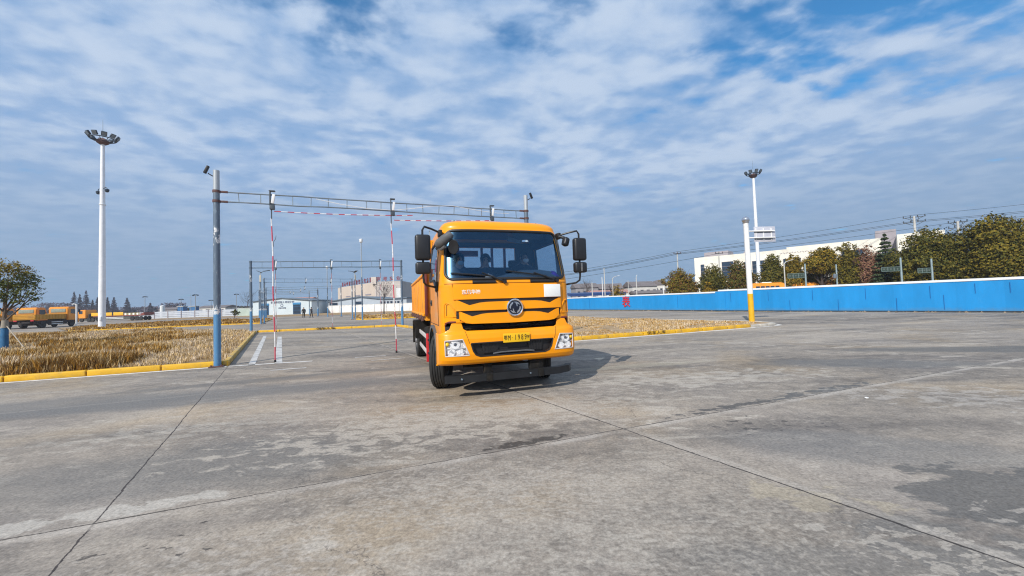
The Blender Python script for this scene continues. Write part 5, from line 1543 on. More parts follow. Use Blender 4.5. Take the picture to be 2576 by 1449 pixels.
for s in (-1, 1):
    hl = MB()
    k = 12
    P_ = lambda u, v, o: bump(s * ((HL[0][0] * (1 - u) + HL[1][0] * u) * (1 - v) + (HL[3][0] * (1 - u) + HL[2][0] * u) * v), (HL[0][1] * (1 - u) + HL[1][1] * u) * (1 - v) + (HL[3][1] * (1 - u) + HL[2][1] * u) * v, o)
    vsh, fsh = [], []
    for j in range(k + 1):
        for i in range(k + 1): vsh.append(P_(i / k, j / k, -.05))
    for j in range(k):
        for i in range(k): fsh.append((j * (k + 1) + i, j * (k + 1) + i + 1, (j + 1) * (k + 1) + i + 1, (j + 1) * (k + 1) + i))
    ho = raw('headlight', vsh, fsh, M_REFL, truck, smooth=True)
    mb = MB()
    for (u, v, rr) in ((.52, .27, .078), (.30, .76, .058), (.70, .78, .055)):
        c = P_(u, v, -.035); mb.lathe([(rr, -.018), (rr * .95, .0), (rr * .6, .014), (rr * .22, .02)], c, 'Y', 20)
    mb.build('reflector_bowl', M_REFL, ho)
    mb = MB()
    for (u, v, rr) in ((.52, .27, .030), (.70, .78, .012)):
        c = P_(u, v, -.03); mb.ball(c, rr, 12, 8)
    mb.build('bulb', mat("dark bulb glass", (.12, .13, .16), .08, .3), ho)
    c = P_(.13, .24, -.03); mb = MB(); mb.ball(c, .034, 12, 8); mb.build('turn_signal', M_AMBER, ho)
    mb = MB(); ring = [P_(*uv, .0) for uv in [(i / 8, 0) for i in range(8)] + [(1, i / 8) for i in range(8)] + [(1 - i / 8, 1) for i in range(8)] + [(0, 1 - i / 8) for i in range(8)]]
    mb.tube(ring + [ring[0]], .009, 6, cap=False); mb.tube([P_(i / 8, .53, -.03) for i in range(9)], .008, 6); mb.build('rim', mat("light housing", (.55, .55, .56), .4), ho)
    raw('lens', [P_(i / k, j / k, -.004) for j in range(k + 1) for i in range(k + 1)], fsh, M_LENS, ho, smooth=True)
# number plate
M_PLATE = mat("yellow plate", (.80, .47, .008), .45, var=.05, scale=5); M_INK = mat("plate ink", (.035, .018, .008), .6)
pl = MB(); pl.box((.045, -.030, .985), (.475, .008, .152), (R(2), 0, R(0)), bev=.002)
plo = pl.build('number_plate', M_PLATE, truck)
for ch, x, sz, sx in (('鄂', -.152, .085, .72), ('M', -.088, .128, .56), ('·', -.035, .09, .9), ('1', .025, .128, .6), ('9', .085, .128, .62), ('8', .145, .128, .62), ('9', .205, .128, .62), ('学', .252, .062, .85)):
    text_mesh('character', ch, sz, M_INK, plo, Matrix.Translation((.045 + x - .045, -.0365, .983)) @ Matrix.Rotation(R(92), 4, 'X'), .0015, 0, sx)
# dark machinery showing through the gap between panel and bumper
mb = MB(); mb.box((0, .42, 1.18), (1.95, .04, .42)); mb.build('radiator', M_GRILLE, truck, smooth=False)
mb = MB(); rnd = random.Random(4)
mb.tube([(-.80, .16, 1.165), (-.4, .13, 1.175), (.1, .12, 1.18), (.5, .13, 1.175), (.85, .16, 1.165)], .014, 6)
for i in range(26):
    x = -.78 + i * .062; mb.box((x, .15, 1.148), (.022, .03, .016))
for x in (-.42, -.32, .02, .10, .42, .5, .58):
    mb.tube([(x, .18, 1.14), (x + rnd.uniform(-.05, .05), .17, 1.19), (x + rnd.uniform(-.08, .08), .2, 1.23)], .014, 6)
mb.tube([(.12, .14, 1.19), (.32, .14, 1.192)], .010, 6, mi=1)
mb.build('bonnet_latch', [M_CHASSIS, M_STEEL], truck)
mb = MB()
for s in (-1, 1):
    mb.tube([front(s * 1.06, 1.285, .0), front(s * 1.10, 1.275, 0), (s * 1.14, .25, 1.20), (s * 1.15, .27, 1.11)], .013, 6); mb.box((s * .98, .17, 1.285), (.2, .1, .03), bev=.006)
mb.build('hinge', M_MAROON, truck)
# ---- bar under the bumper -------------------------------------------------
mb = MB()
path = [(-1.16, .16), (-.95, .11), (-.55, .09), (.45, .09), (.85, .12), (1.08, .22), (1.16, .33)]
sec = lambda p, n_: [Vector((p[0], p[1], 0)) + Vector((n_[0], n_[1], 0)) * a + Vector((0, 0, zz_)) for a, zz_ in ((-.05, .285), (.05, .285), (.05, .405), (-.05, .405))]
rings = []
for i, p in enumerate(path):
    a, b = path[max(0, i - 1)], path[min(len(path) - 1, i + 1)]; d = Vector((b[0] - a[0], b[1] - a[1], 0)).normalized(); rings.append([mb.b.verts.new(v) for v in sec(p, (-d.y, d.x))])
for r0, r1 in zip(rings[:-1], rings[1:]):
    for k in range(4): mb.b.faces.new((r0[k], r0[(k + 1) % 4], r1[(k + 1) % 4], r1[k]))
mb.b.faces.new(rings[0]); mb.b.faces.new(rings[-1])
bar = mb.build('underrun_bar', mat("black bar paint", (.014, .015, .017), .55, var=.25, scale=4, spec=.3), truck, angle=20)
for x in (-.43, .50): mb = MB(); mb.box((x, .035, .345), (.10, .02, .135), bev=.004); mb.build('bar_clamp', M_CHASSIS, bar)
for x in (-.9, .3, .95): mb = MB(); mb.lathe([(.014, -.03), (.014, .02)], (x, .055 if x < .9 else .15, .35), 'Y', 8); mb.build('bolt', M_STEEL, bar)
for x, wd in ((.47, .26), (-.42, .14)): mb = MB(); mb.box((x, .21, .52), (wd, .10, .26), bev=.01); mb.build('bar_bracket', M_CHASSIS, truck)
# ---- chassis ----------------------------------------------------------------
mb = MB()
for s in (-1, 1): mb.box((s * .43, 3.9, .86), (.09, 6.8, .26), bev=.01)
mb.tube([(-.85, 1.3, .50), (-.5, 1.3, .42), (.5, 1.3, .42), (.85, 1.3, .50)], .075, 10)
for s in (-1, 1):
    mb.tube([(s * .46, .55, .72), (s * .46, 1.3, .56), (s * .46, 2.1, .72)], .05, 6); mb.tube([(s * .62, 1.22, .45), (s * .5, 1.2, .8)], .04, 8)
mb.box((0, 1.3, .72), (.7, .9, .3), bev=.05); mb.tube([(-.8, 6, .52), (.8, 6, .52)], .11, 12); mb.ball((0, 6, .52), .26)
mb.tube([(-.72, .9, .42), (.72, .9, .40)], .025, 8); mb.box((0, .48, .78), (1.9, .1, .3))
mb.build('chassis', M_CHASSIS, truck)
mb = MB(); mb.box((-.95, 2.75, .82), (.5, .8, .5), bev=.04); mb.box((-.9, 3.7, .78), (.5, .8, .45), bev=.04); mb.tube([(-1.0, 2.2, 1.0), (-1.0, 2.9, 1.2)], .06, 8); mb.build('air_tank', M_CHASSIS, truck)
mb = MB(); mb.tube([(.95, 2.5, .75), (.95, 3.9, .75)], .30, 20); mb.build('fuel_tank', M_STEEL, truck)
# side guards
M_REFT = band_material("red white reflective tape", (.55, .02, .03), (.72, .70, .68), .30, axis=1)
for s in (-1, 1):
    g_ = MB()
    for z in (.48, .84): g_.box((s * 1.19, 3.75, z), (.03, 2.6, .10), bev=.006)
    go = g_.build('side_guard', mat("dusty white rail", (.55, .52, .50), .6, var=.15, scale=4), truck)
    mb = MB(); mb.box((s * 1.20, 2.42, .64), (.10, .05, .62), bev=.008); mb.build('guard_post', mat("red guard post", (.55, .02, .025), .5, var=.1), go)
    for y in (3.3, 4.2, 4.95): mb = MB(); mb.box((s * 1.16, y, .68), (.03, .06, .5)); mb.build('guard_strut', M_CHASSIS, go)
# ---- wheels -----------------------------------------------------------------
def tyre_prof(w_, r):
    h = w_ / 2; p = [(r * .56, -h * .72), (r * .70, -h * .98), (r * .86, -h), (r * .955, -h * .93), (r * .992, -h * .80)]
    for g_ in (-.62, -.30, .02, .34, .66):
        p += [(r, h * (g_ - .13)), (r, h * (g_ + .10) - .004), (r * .972, h * (g_ + .11)), (r * .972, h * (g_ + .16))] if g_ < .6 else [(r, h * (g_ - .13)), (r, h * g_)]
    p += [(r * .992, h * .80), (r * .955, h * .93), (r * .86, h), (r * .70, h * .98), (r * .56, h * .72)]
    return p


M_RIM = mat("grey steel rim", (.26, .26, .27), .5, .4, var=.2, scale=5, dirt=((.12, .1, .08), .7, 4))


def wheel(parent, c, rz, w_=.285, r=.515, side=-1):
    mb = MB(); mb.lathe(tyre_prof(w_, r), (0, 0, 0), 'X', 64)
    o = mb.build('wheel', M_TYRE, parent, angle=40); o.location = c; o.rotation_euler = (R(random.uniform(0, 90)), 0, rz)
    o.rotation_euler = (0, 0, rz)
    mb = MB(); h = w_ / 2
    mb.lathe([(r * .57, side * h * .72), (r * .52, side * h * .85), (r * .46, side * h * .5), (r * .40, side * h * .2), (r * .30, side * h * .35), (r * .20, side * h * .9), (r * .16, side * h * 1.15), (.001, side * h * 1.2)], (0, 0, 0), 'X', 36)
    mb.lathe([(r * .57, -side * h * .72), (r * .3, -side * h * .3), (.001, -side * h * .3)], (0, 0, 0), 'X', 24)
    for k in range(10):
        a = k * math.pi / 5; mb.lathe([(.014, side * h * .4), (.014, side * h * .7), (.001, side * h * .72)], (0, r * .33 * math.cos(a), r * .33 * math.sin(a)), 'X', 6)
    mb.build('rim', M_RIM, o)
    return o


STEER = R(-19)
wheel(truck, (-1.06, 1.28, .512), STEER, side=-1); wheel(truck, (1.05, 1.30, .512), STEER, side=1)
for s in (-1, 1):
    wheel(truck, (s * 1.10, 6.0, .512), 0, side=s); wheel(truck, (s * .78, 6.0, .512), 0, side=s)
for s in (-1, 1):      # fenders
    mb = MB(); n = 22; A0_, A1_ = R(-18), R(158)
    for (xa, xb, ra) in ((s * 1.235, s * .90, .68),):
        o1 = [(xa, 1.30 + ra * math.cos(A0_ + (A1_ - A0_) * i / n), .52 + ra * math.sin(A0_ + (A1_ - A0_) * i / n)) for i in range(n + 1)]
        o2 = [(xb, y, z) for x, y, z in o1]; o3 = [(xa, 1.30 + (y - 1.30) * .91, .52 + (z - .52) * .91) for x, y, z in o1]
        mb.strip(o1, o2); mb.strip(o1, o3)
    mb.build('fender', M_GREYPL, truck)
    mb = MB(); mb.box((s * 1.0, 6.0, 1.10), (.60, 1.25, .03), bev=.01); mb.box((s * 1.0, 5.35, .85), (.60, .02, .5)); mb.box((s * 1.0, 6.66, .72), (.60, .02, .7)); mb.build('mudguard', M_CHASSIS, truck)
mb = MB()
for s in (-1, 1):
    for k in range(3): mb.box((s * 1.12, 2.08 - k * .0, .55 + k * .28), (.24, .26, .03), bev=.006)
    mb.box((s * 1.19, 1.93, .95), (.03, .05, .9))
mb.build('step', M_CHASSIS, truck)
# ---- cargo bed ----------------------------------------------------------------
bed = MB()
bed.box((0, 4.65, 1.29), (2.5, 4.75, .10))
bed_o = bed.build('bed_floor', M_BED, truck, smooth=False)
for s in (-1, 1):
    mb = MB(); mb.box((s * 1.255, 4.65, 1.80), (.05, 4.72, .92), bev=.008)
    for k in range(9): mb.box((s * 1.284, 2.42 + k * .56, 1.80), (.014, .09, .84), bev=.008)
    mb.box((s * 1.292, 4.65, 2.24), (.04, 4.74, .06), bev=.01); mb.box((s * 1.292, 4.65, 1.37), (.04, 4.74, .06), bev=.01)
    mb.build('side_board', M_BED, truck)
    for k in range(5): mb = MB(); mb.tube([(s * 1.30, 2.7 + k * .95, 1.36), (s * 1.33, 2.7 + k * .95, 1.30), (s * 1.30, 2.72 + k * .95, 1.22)], .022, 6); mb.box((s * 1.29, 2.7 + k * .95, 1.27), (.05, .12, .10), bev=.01); mb.build('latch', M_RUST, truck)
    mb = MB(); mb.box((s * 1.245, 2.235, 1.86), (.06, .06, 1.02), bev=.008); mb.build('corner_post', M_MAROON, truck)
mb = MB(); mb.box((0, 2.30, 1.78), (2.44, .05, .96), bev=.006); mb.build('head_board', M_BED, truck)
mb = MB(); mb.box((0, 7.0, 1.80), (2.5, .05, .92), bev=.006); mb.build('tail_board', M_BED, truck)
mb = MB()
for x in (-1.1, -.52, .02, .26, .56, 1.1): mb.box((x, 2.22, 2.25), (.05, .05, 1.25))
for z, x0, x1 in ((2.86, -1.12, 1.12), (2.28, -1.12, 1.12)): mb.box(((x0 + x1) / 2, 2.17, z), (x1 - x0, .05, .06))
mb.box((-.30, 2.17, 2.70), (.44, .04, .13)); mb.box((.14, 2.17, 2.56), (.24, .04, .11))
mb.build('cab_guard', M_MAROON, truck, smooth=False)

# ---- mirrors --------------------------------------------------------------------
for s in (-1, 1):
    mr = MB(); mr.tube([(s * 1.13, .48, 2.84), (s * 1.30, .34, 2.88), (s * 1.42, .27, 2.90), (s * 1.455, .26, 2.84), (s * 1.455, .26, 2.6), (s * 1.455, .26, 2.05), (s * 1.445, .27, 1.96), (s * 1.40, .33, 1.915), (s * 1.22, .50, 1.885)], .018, 10)
    mr.box((s * 1.215, .52, 1.90), (.05, .12, .17), bev=.012); mr.box((s * 1.135, .50, 2.83), (.07, .14, .12), bev=.015)
    mo = mr.build('mirror_arm', M_BLACK, truck)
    mb = MB(); mb.box((s * 1.455, .25, 2.545), (.255, .14, .43), bev=.045); mb.build('mirror_head', M_BLACK, truck)
    mb = MB(); mb.box((s * 1.455, .25, 2.20), (.255, .13, .20), bev=.04); mb.build('mirror_head', M_BLACK, truck)
    mb = MB(); mb.box((s * 1.455, .325, 2.545), (.205, .01, .37)); mb.box((s * 1.455, .32, 2.20), (.205, .01, .15)); mb.build('mirror_glass', M_CHROME, truck, smooth=False)
mb = MB(); mb.box((1.455, .178, 2.20), (.035, .02, .16), bev=.006); mb.build('mirror_bracket', M_GREYPL, truck)
mb = MB()
pts = [(-1.215, .33, 2.58), (-1.16, .20, 2.63), (-1.06, .12, 2.70), (-.985, .10, 2.765)]
mb.tube([(-1.21, .33, 2.60), (-1.17, .25, 2.62), (-1.10, .15, 2.67), (-1.03, .09, 2.72), (-.99, .085, 2.755)], [.055, .085, .085, .075, .045], 14)
mb.tube([(-1.21, .38, 2.55), (-1.14, .22, 2.52), (-1.10, .14, 2.55)], .028, 8)
mb.build('mirror_bracket', M_GREYPL, truck)
mb = MB(); mb.lathe([(.001, .06), (.06, .055), (.095, .02), (.10, -.01), (.092, -.03), (.001, -.02)], (0, 0, 0), 'Y', 28)
o = mb.build('front_mirror', M_BLACK, truck); o.location = (-.975, .045, 2.53); o.scale = (.88, 1, 1.22); o.rotation_euler = (R(12), 0, R(-12))
mb = MB(); mb.tube([(-1.0, .11, 2.72), (-.99, .08, 2.63)], .018, 8); mb.build('mirror_bracket', M_BLACK, truck)
mb = MB(); mb.box((1.215, .34, 2.70), (.12, .12, .17), (0, R(20), R(20)), bev=.035); mb.tube([(1.13, .46, 2.82), (1.20, .37, 2.78)], .03, 8); mb.build('front_mirror', M_BLACK, truck)

# ---- interior --------------------------------------------------------------------
mb = MB()
mb.prism([(-1.10, 1.3), (1.10, 1.3), (1.10, 2.06), (.95, 2.15), (.72, 2.185), (.35, 2.175), (.05, 2.10), (-.25, 2.02), (-1.10, 2.01)], .50, .86)
mb.strip([(x, .50, lin(x, [(-1.1, 2.01), (-.25, 2.02), (.05, 2.10), (.35, 2.175), (.72, 2.185), (.95, 2.15), (1.1, 2.06)])) for x in [-1.05 + .1 * i for i in range(22)]], [(front(x, 2.0, -.10).x, front(x, 2.0, -.10).y, 1.985) for x in [-1.05 + .1 * i for i in range(22)]])
mb.build('dashboard', M_DASH, truck, smooth=False)
mb = MB(); n = 28
ringp = [Vector((.62 + .22 * math.cos(2 * math.pi * k / n), .98 + .22 * math.sin(2 * math.pi * k / n) * .55, 2.06 + .22 * math.sin(2 * math.pi * k / n) * .8)) for k in range(n)]
mb.tube(ringp + [ringp[0]], .016, 8, cap=False); mb.tube([(.62, .98, 2.06), (.62, .8, 1.9)], .03, 8); mb.tube([ringp[0], (.62, .98, 2.06), ringp[n // 2]], .014, 6)
mb.build('steering_wheel', M_BLACK, truck)
for x in (-.62, .62):
    mb = MB(); mb.box((x, 1.36, 1.62), (.52, .5, .14), bev=.04); mb.box((x, 1.66, 1.98), (.50, .14, .72), (R(-8), 0, 0), bev=.05); mb.box((x, 1.72, 2.42), (.26, .10, .16), bev=.04); mb.box((x, 1.36, 1.40), (.4, .4, .34)); mb.build('seat', mat("dark seat cloth", (.025, .03, .045), .9, var=.15, scale=8), truck)
mb = MB(); mb.box((-.12, 1.42, 1.62), (.44, .45, .14), bev=.04); mb.box((-.12, 1.42, 1.38), (.4, .4, .36)); mb.build('seat', mat("dark seat cloth", (.025, .03, .045), .9), truck)
mb = MB(); mb.box((.28, .62, 2.76), (.30, .05, .09), (0, R(8), R(10)), bev=.02); mb.tube([(.26, .62, 2.80), (.26, .60, 2.93)], .012, 6); mb.build('interior_mirror', M_GREYPL, truck)
mb = MB()
for s in (-1, 1): mb.box((s * .55, .58, 2.84), (.6, .03, .16), (R(30), 0, 0), bev=.01)
mb.build('sun_visor', M_LINER, truck)


def on_truck(p): return TR_O + Matrix.Rotation(TR_A, 3, 'Z') @ Vector(p)


# loose things on the dashboard
def crumple(name, label, cat, c, sx, sy, h, m, seed, n=10):
    rnd = random.Random(seed); vs, fs = [], []
    for j in range(n + 1):
        for i in range(n + 1):
            u, v = i / n * 2 - 1, j / n * 2 - 1; e = max(0, 1 - (u * u + v * v) * .8)
            vs.append((u * sx, v * sy, .004 + h * e * (.6 + .4 * mnoise.noise(Vector((u * 2.2, v * 2.2, seed)))) + .01 * rnd.random()))
    for j in range(n):
        for i in range(n): fs.append((j * (n + 1) + i, j * (n + 1) + i + 1, (j + 1) * (n + 1) + i + 1, (j + 1) * (n + 1) + i))
    o = raw(name, vs, fs, m, smooth=True); o.location = on_truck(c); o.rotation_euler = (0, 0, TR_A)
    return tag(o, label, cat)


crumple('bag', "crumpled purple bag on the dashboard at the driver's corner", 'bag', (.98, .50, 2.03), .13, .12, .17, mat("purple fabric", (.055, .012, .22), .7, var=.2, scale=14), 3)
crumple('cloth', "bright red cloth beside the purple bag behind the windscreen", 'cloth', (.80, .42, 2.0), .06, .06, .05, mat("red fabric", (.65, .03, .06), .7), 5)
crumple('papers', "pale green and white papers lying under the driver's wiper", 'papers', (.58, .36, 1.995), .20, .08, .025, mat("mint paper", (.60, .72, .62), .7, var=.5, scale=18), 7)
crumple('paper_note', "small white note standing by the left wiper pivot", 'paper', (-.17, .36, 1.99), .05, .04, .02, M_WHITE, 9)
crumple('cloth', "white cloth bundled in the windscreen's sunlit corner", 'cloth', (-.88, .36, 1.99), .12, .06, .03, M_WHITE, 10)
# ================================================================== PEOPLE
M_SKIN = mat("skin", (.42, .24, .16), .55, var=.06, scale=20); M_HAIR = mat("black hair", (.012, .010, .010), .6, var=.1)
M_JKT = mat("dark navy jacket", (.016, .018, .028), .85, var=.2, scale=12, bump=.2); M_JKT2 = mat("black padded jacket", (.014, .013, .014), .8, var=.2, scale=12, bump=.3)
M_TRS = mat("dark trousers", (.018, .018, .021), .9, var=.15, scale=12); M_SHOE = mat("dark shoes", (.012, .011, .011), .6)
M_GREYJ = mat("pale grey jacket panel", (.42, .43, .44), .85, var=.1, scale=10)


def figure(joints, bones, name, label, mats, loc, rz, hair=True, face=(0, -1), extra=None):
    """one continuous body grown round a skeleton: joints {name: (pos, radius x, radius y)}, bones [(a, b, material index)]"""
    names = list(joints); ix = {n: i for i, n in enumerate(names)}
    me = bpy.data.meshes.new('body'); me.from_pydata([joints[n][0] for n in names], [(ix[a], ix[b]) for a, b, _ in bones], [])
    ob = bpy.data.objects.new('body', me); COL.objects.link(ob)
    sk = ob.modifiers.new('skin', 'SKIN'); sk.use_smooth_shade = True
    ob.modifiers.new('sub', 'SUBSURF').levels = 1
    for n in names:
        v = me.skin_vertices[0].data[ix[n]]; v.radius = joints[n][1:3]; v.use_root = (n == 'pelvis')
    dg = bpy.context.evaluated_depsgraph_get()
    m2 = bpy.data.meshes.new_from_object(ob.evaluated_get(dg)); bpy.data.objects.remove(ob)
    m2.materials.clear()
    for x in mats: m2.materials.append(x)
    seg = [(Vector(joints[a][0]), Vector(joints[b][0]), k) for a, b, k in bones]
    for p in m2.polygons:
        c = p.center; best = (9, 0)
        for a, b, k in seg:
            d = b - a; u = max(0, min(1, (c - a).dot(d) / max(1e-9, d.length_squared))); dist = (c - a - d * u).length
            if dist < best[0]: best = (dist, k)
        p.material_index = best[1]; p.use_smooth = True
    t = thing(name, label, 'person', loc, rz)
    body = bpy.data.objects.new('body', m2); link(body, t)
    H = Vector(joints['head'][0]); F_ = Vector((face[0], face[1], 0)).normalized(); S_ = Vector((-F_.y, F_.x, 0))
    if hair:
        mb = MB(); mb.ball(H + Vector((0, 0, .045)) - F_ * .018, .112, 18, 12, (.92, 1.02, .98))
        for v in list(mb.b.verts):
            q = v.co - H
            if q.dot(F_) > .045 and q.z < .075 or q.z < -.05: mb.b.verts.remove(v)
        mb.build('hair', M_HAIR, t)
    return t, body, H, F_, S_


def walker(label, loc, rz, stride, jk, mats):
    s = stride
    J = {'pelvis': ((0, 0, .96), .15, .11), 'belly': ((0, 0, 1.12), .165, .12), 'chest': ((0, .0, 1.34), .185, .125), 'neck': ((0, 0, 1.475), .06, .06), 'head': ((0, -.02, 1.60), .085, .10), 'crown': ((0, 0, 1.68), .06, .07)}
    Bn = [('pelvis', 'belly', 0), ('belly', 'chest', 0), ('chest', 'neck', 0), ('neck', 'head', 2), ('head', 'crown', 2)]
    for sd, nm, ph in ((-1, 'l', 1), (1, 'r', -1)):
        J.update({'hip' + nm: ((sd * .095, 0, .90), .095, .10), 'knee' + nm: ((sd * .10, -.10 * s * ph - .02, .50), .068, .072), 'ankle' + nm: ((sd * .105, -.24 * s * ph + .03, .09), .045, .05), 'toe' + nm: ((sd * .115, -.24 * s * ph - .12, .045), .042, .038),
                  'sh' + nm: ((sd * .19, .0, 1.40), .075, .075), 'elb' + nm: ((sd * .25, .10 * s * ph, 1.14), .055, .055), 'wr' + nm: ((sd * .24, .08 * s * ph - .08, .93), .04, .042), 'hand' + nm: ((sd * .235, .08 * s * ph - .10, .84), .03, .045)})
        Bn += [('pelvis', 'hip' + nm, 1), ('hip' + nm, 'knee' + nm, 1), ('knee' + nm, 'ankle' + nm, 1), ('ankle' + nm, 'toe' + nm, 3), ('chest', 'sh' + nm, 0), ('sh' + nm, 'elb' + nm, 0), ('elb' + nm, 'wr' + nm, 0), ('wr' + nm, 'hand' + nm, 2)]
    t, b, H, F_, S_ = figure(J, Bn, 'person', label, mats, loc, rz)
    return t


p1 = walker("person in a bulky black jacket walking in front of the test hall door", (-34.5, 62.6, 0), R(25), 1.0, 0, [M_JKT2, M_TRS, M_SKIN, M_SHOE]); p1.scale = (1.12, 1.12, 1.0)
p2_ = walker("person in dark jacket with pale sleeve walking right of the other one", (-32.55, 61.3, 0), R(160), .8, 0, [M_JKT, M_TRS, M_SKIN, M_SHOE])
mb = MB(); mb.box((.02, -.12, 1.22), (.24, .06, .36), bev=.03); mb.build('jacket_front', M_GREYJ, p2_)


def sitter(label, p, lean, arms, mats, hz=0.0, mask=False):
    """seated, facing -Y"""
    z = 1.66
    J = {'pelvis': ((0, 0, z + .12), .16, .13), 'belly': ((lean * .3, -.02, z + .32), .16, .125), 'chest': ((lean * .7, -.04, z + .54), .19, .13), 'neck': ((lean, -.06, z + .70), .06, .062), 'head': ((lean * 1.1, -.10, z + .83), .088, .105), 'crown': ((lean * 1.1, -.08, z + .915), .06, .075), 'nose': ((lean * 1.1 + hz * .1, -.205, z + .815), .014, .016)}
    Bn = [('pelvis', 'belly', 0), ('belly', 'chest', 0), ('chest', 'neck', 0), ('neck', 'head', 2), ('head', 'crown', 2), ('head', 'nose', 2)]
    for sd, nm in ((-1, 'l'), (1, 'r')):
        hand = arms[0] if sd < 0 else arms[1]
        sh = Vector((lean * .8 + sd * .20, -.03, z + .60)); hd = Vector(hand); el = (sh + hd) / 2 + Vector((sd * .09, .05, -.12))
        J.update({'hip' + nm: ((sd * .10, -.02, z + .08), .10, .10), 'knee' + nm: ((sd * .14, -.44, z + .10), .075, .075), 'ankle' + nm: ((sd * .14, -.50, z - .32), .05, .05), 'toe' + nm: ((sd * .15, -.66, z - .38), .042, .04),
                  'sh' + nm: (tuple(sh), .08, .08), 'elb' + nm: (tuple(el), .058, .058), 'wr' + nm: (tuple(el.lerp(hd, .8)), .038, .04), 'hand' + nm: (tuple(hd), .028, .04)})
        Bn += [('pelvis', 'hip' + nm, 1), ('hip' + nm, 'knee' + nm, 1), ('knee' + nm, 'ankle' + nm, 1), ('ankle' + nm, 'toe' + nm, 3), ('chest', 'sh' + nm, 0), ('sh' + nm, 'elb' + nm, 0), ('elb' + nm, 'wr' + nm, 0), ('wr' + nm, 'hand' + nm, 2)]
    o = on_truck(p); t, b, H, F_, S_ = figure(J, Bn, 'person', label, mats, o, TR_A, face=(hz, -1))
    mb = MB()
    for sd in (-1, 1): mb.ball(H + F_ * .094 + S_ * sd * .034 + Vector((0, 0, .008)), .013, 8, 6)
    mb.build('eyes', M_BLACK, t)
    mb = MB()
    for sd in (-1, 1): mb.ball(H + S_ * sd * .092 - F_ * .0, .024, 8, 6, (.5, 1, 1.3))
    mb.build('ears', M_SKIN, t)
    if mask:
        mb = MB(); mb.ball(H + F_ * .062 + Vector((0, 0, -.055)), .062, 12, 8, (1, .8, .75)); mb.build('face_mask', M_WHITE if mask is True else mask, t)
    return t


sitter("driver in a dark jacket with a pale face mask behind the steering wheel", (.66, 1.32, .0), .02, ((-.18, -.36, 2.10), (.14, -.36, 2.12)), [M_JKT, M_TRS, M_SKIN, M_SHOE], .25, True)
sitter("passenger in dark clothes sitting in the middle of the cab", (-.14, 1.30, -.06), -.01, ((-.12, -.38, 1.95), (.26, -.30, 2.02)), [M_JKT2, M_TRS, M_SKIN, M_SHOE], -.1)
sitter("passenger with a pale blue face mask in the left seat of the cab", (-.66, 1.38, -.04), .0, ((-.30, -.34, 1.9), (.2, -.34, 1.92)), [M_JKT, M_TRS, M_SKIN, M_SHOE], .15, mat("pale blue mask", (.42, .60, .72), .7, var=.05))
o = crumple('cap', "pale cap with a red mark held up beside the middle passenger", 'cap', (-.20, .74, 2.04), .09, .07, .13, mat("pale cap cloth", (.45, .38, .36), .8, var=.5, scale=22), 12)

# ================================================================== PARKED TRUCKS ON THE LEFT
M_PK = mat("orange parked truck paint", (.82, .30, .02), .45, var=.08, scale=1.2, dirt=((.5, .3, .12), .4, 1.5)); M_PKBED = mat("ochre parked bed paint", (.52, .25, .012), .55, var=.12, scale=1.5, dirt=((.36, .16, .03), .5, 2.0))
M_CHD = mat("dark chassis", (.02, .017, .018), .8, var=.3, scale=4, dirt=((.13, .03, .025), .4, 2))


def small_wheel(t, x, y, s):
    mb = MB(); mb.lathe([(.28, -.13), (.44, -.15), (.51, -.10), (.515, 0), (.51, .10), (.44, .15), (.28, .13)], (0, 0, 0), 'Y', 24)
    o = mb.build('wheel', M_TYRE, t); o.location = (x, y, .515)
    mb = MB(); mb.lathe([(.285, -s * .12), (.22, -s * .03), (.12, -s * .14), (.001, -s * .15)], (0, 0, 0), 'Y', 18); mb.build('rim', M_RIM, o)


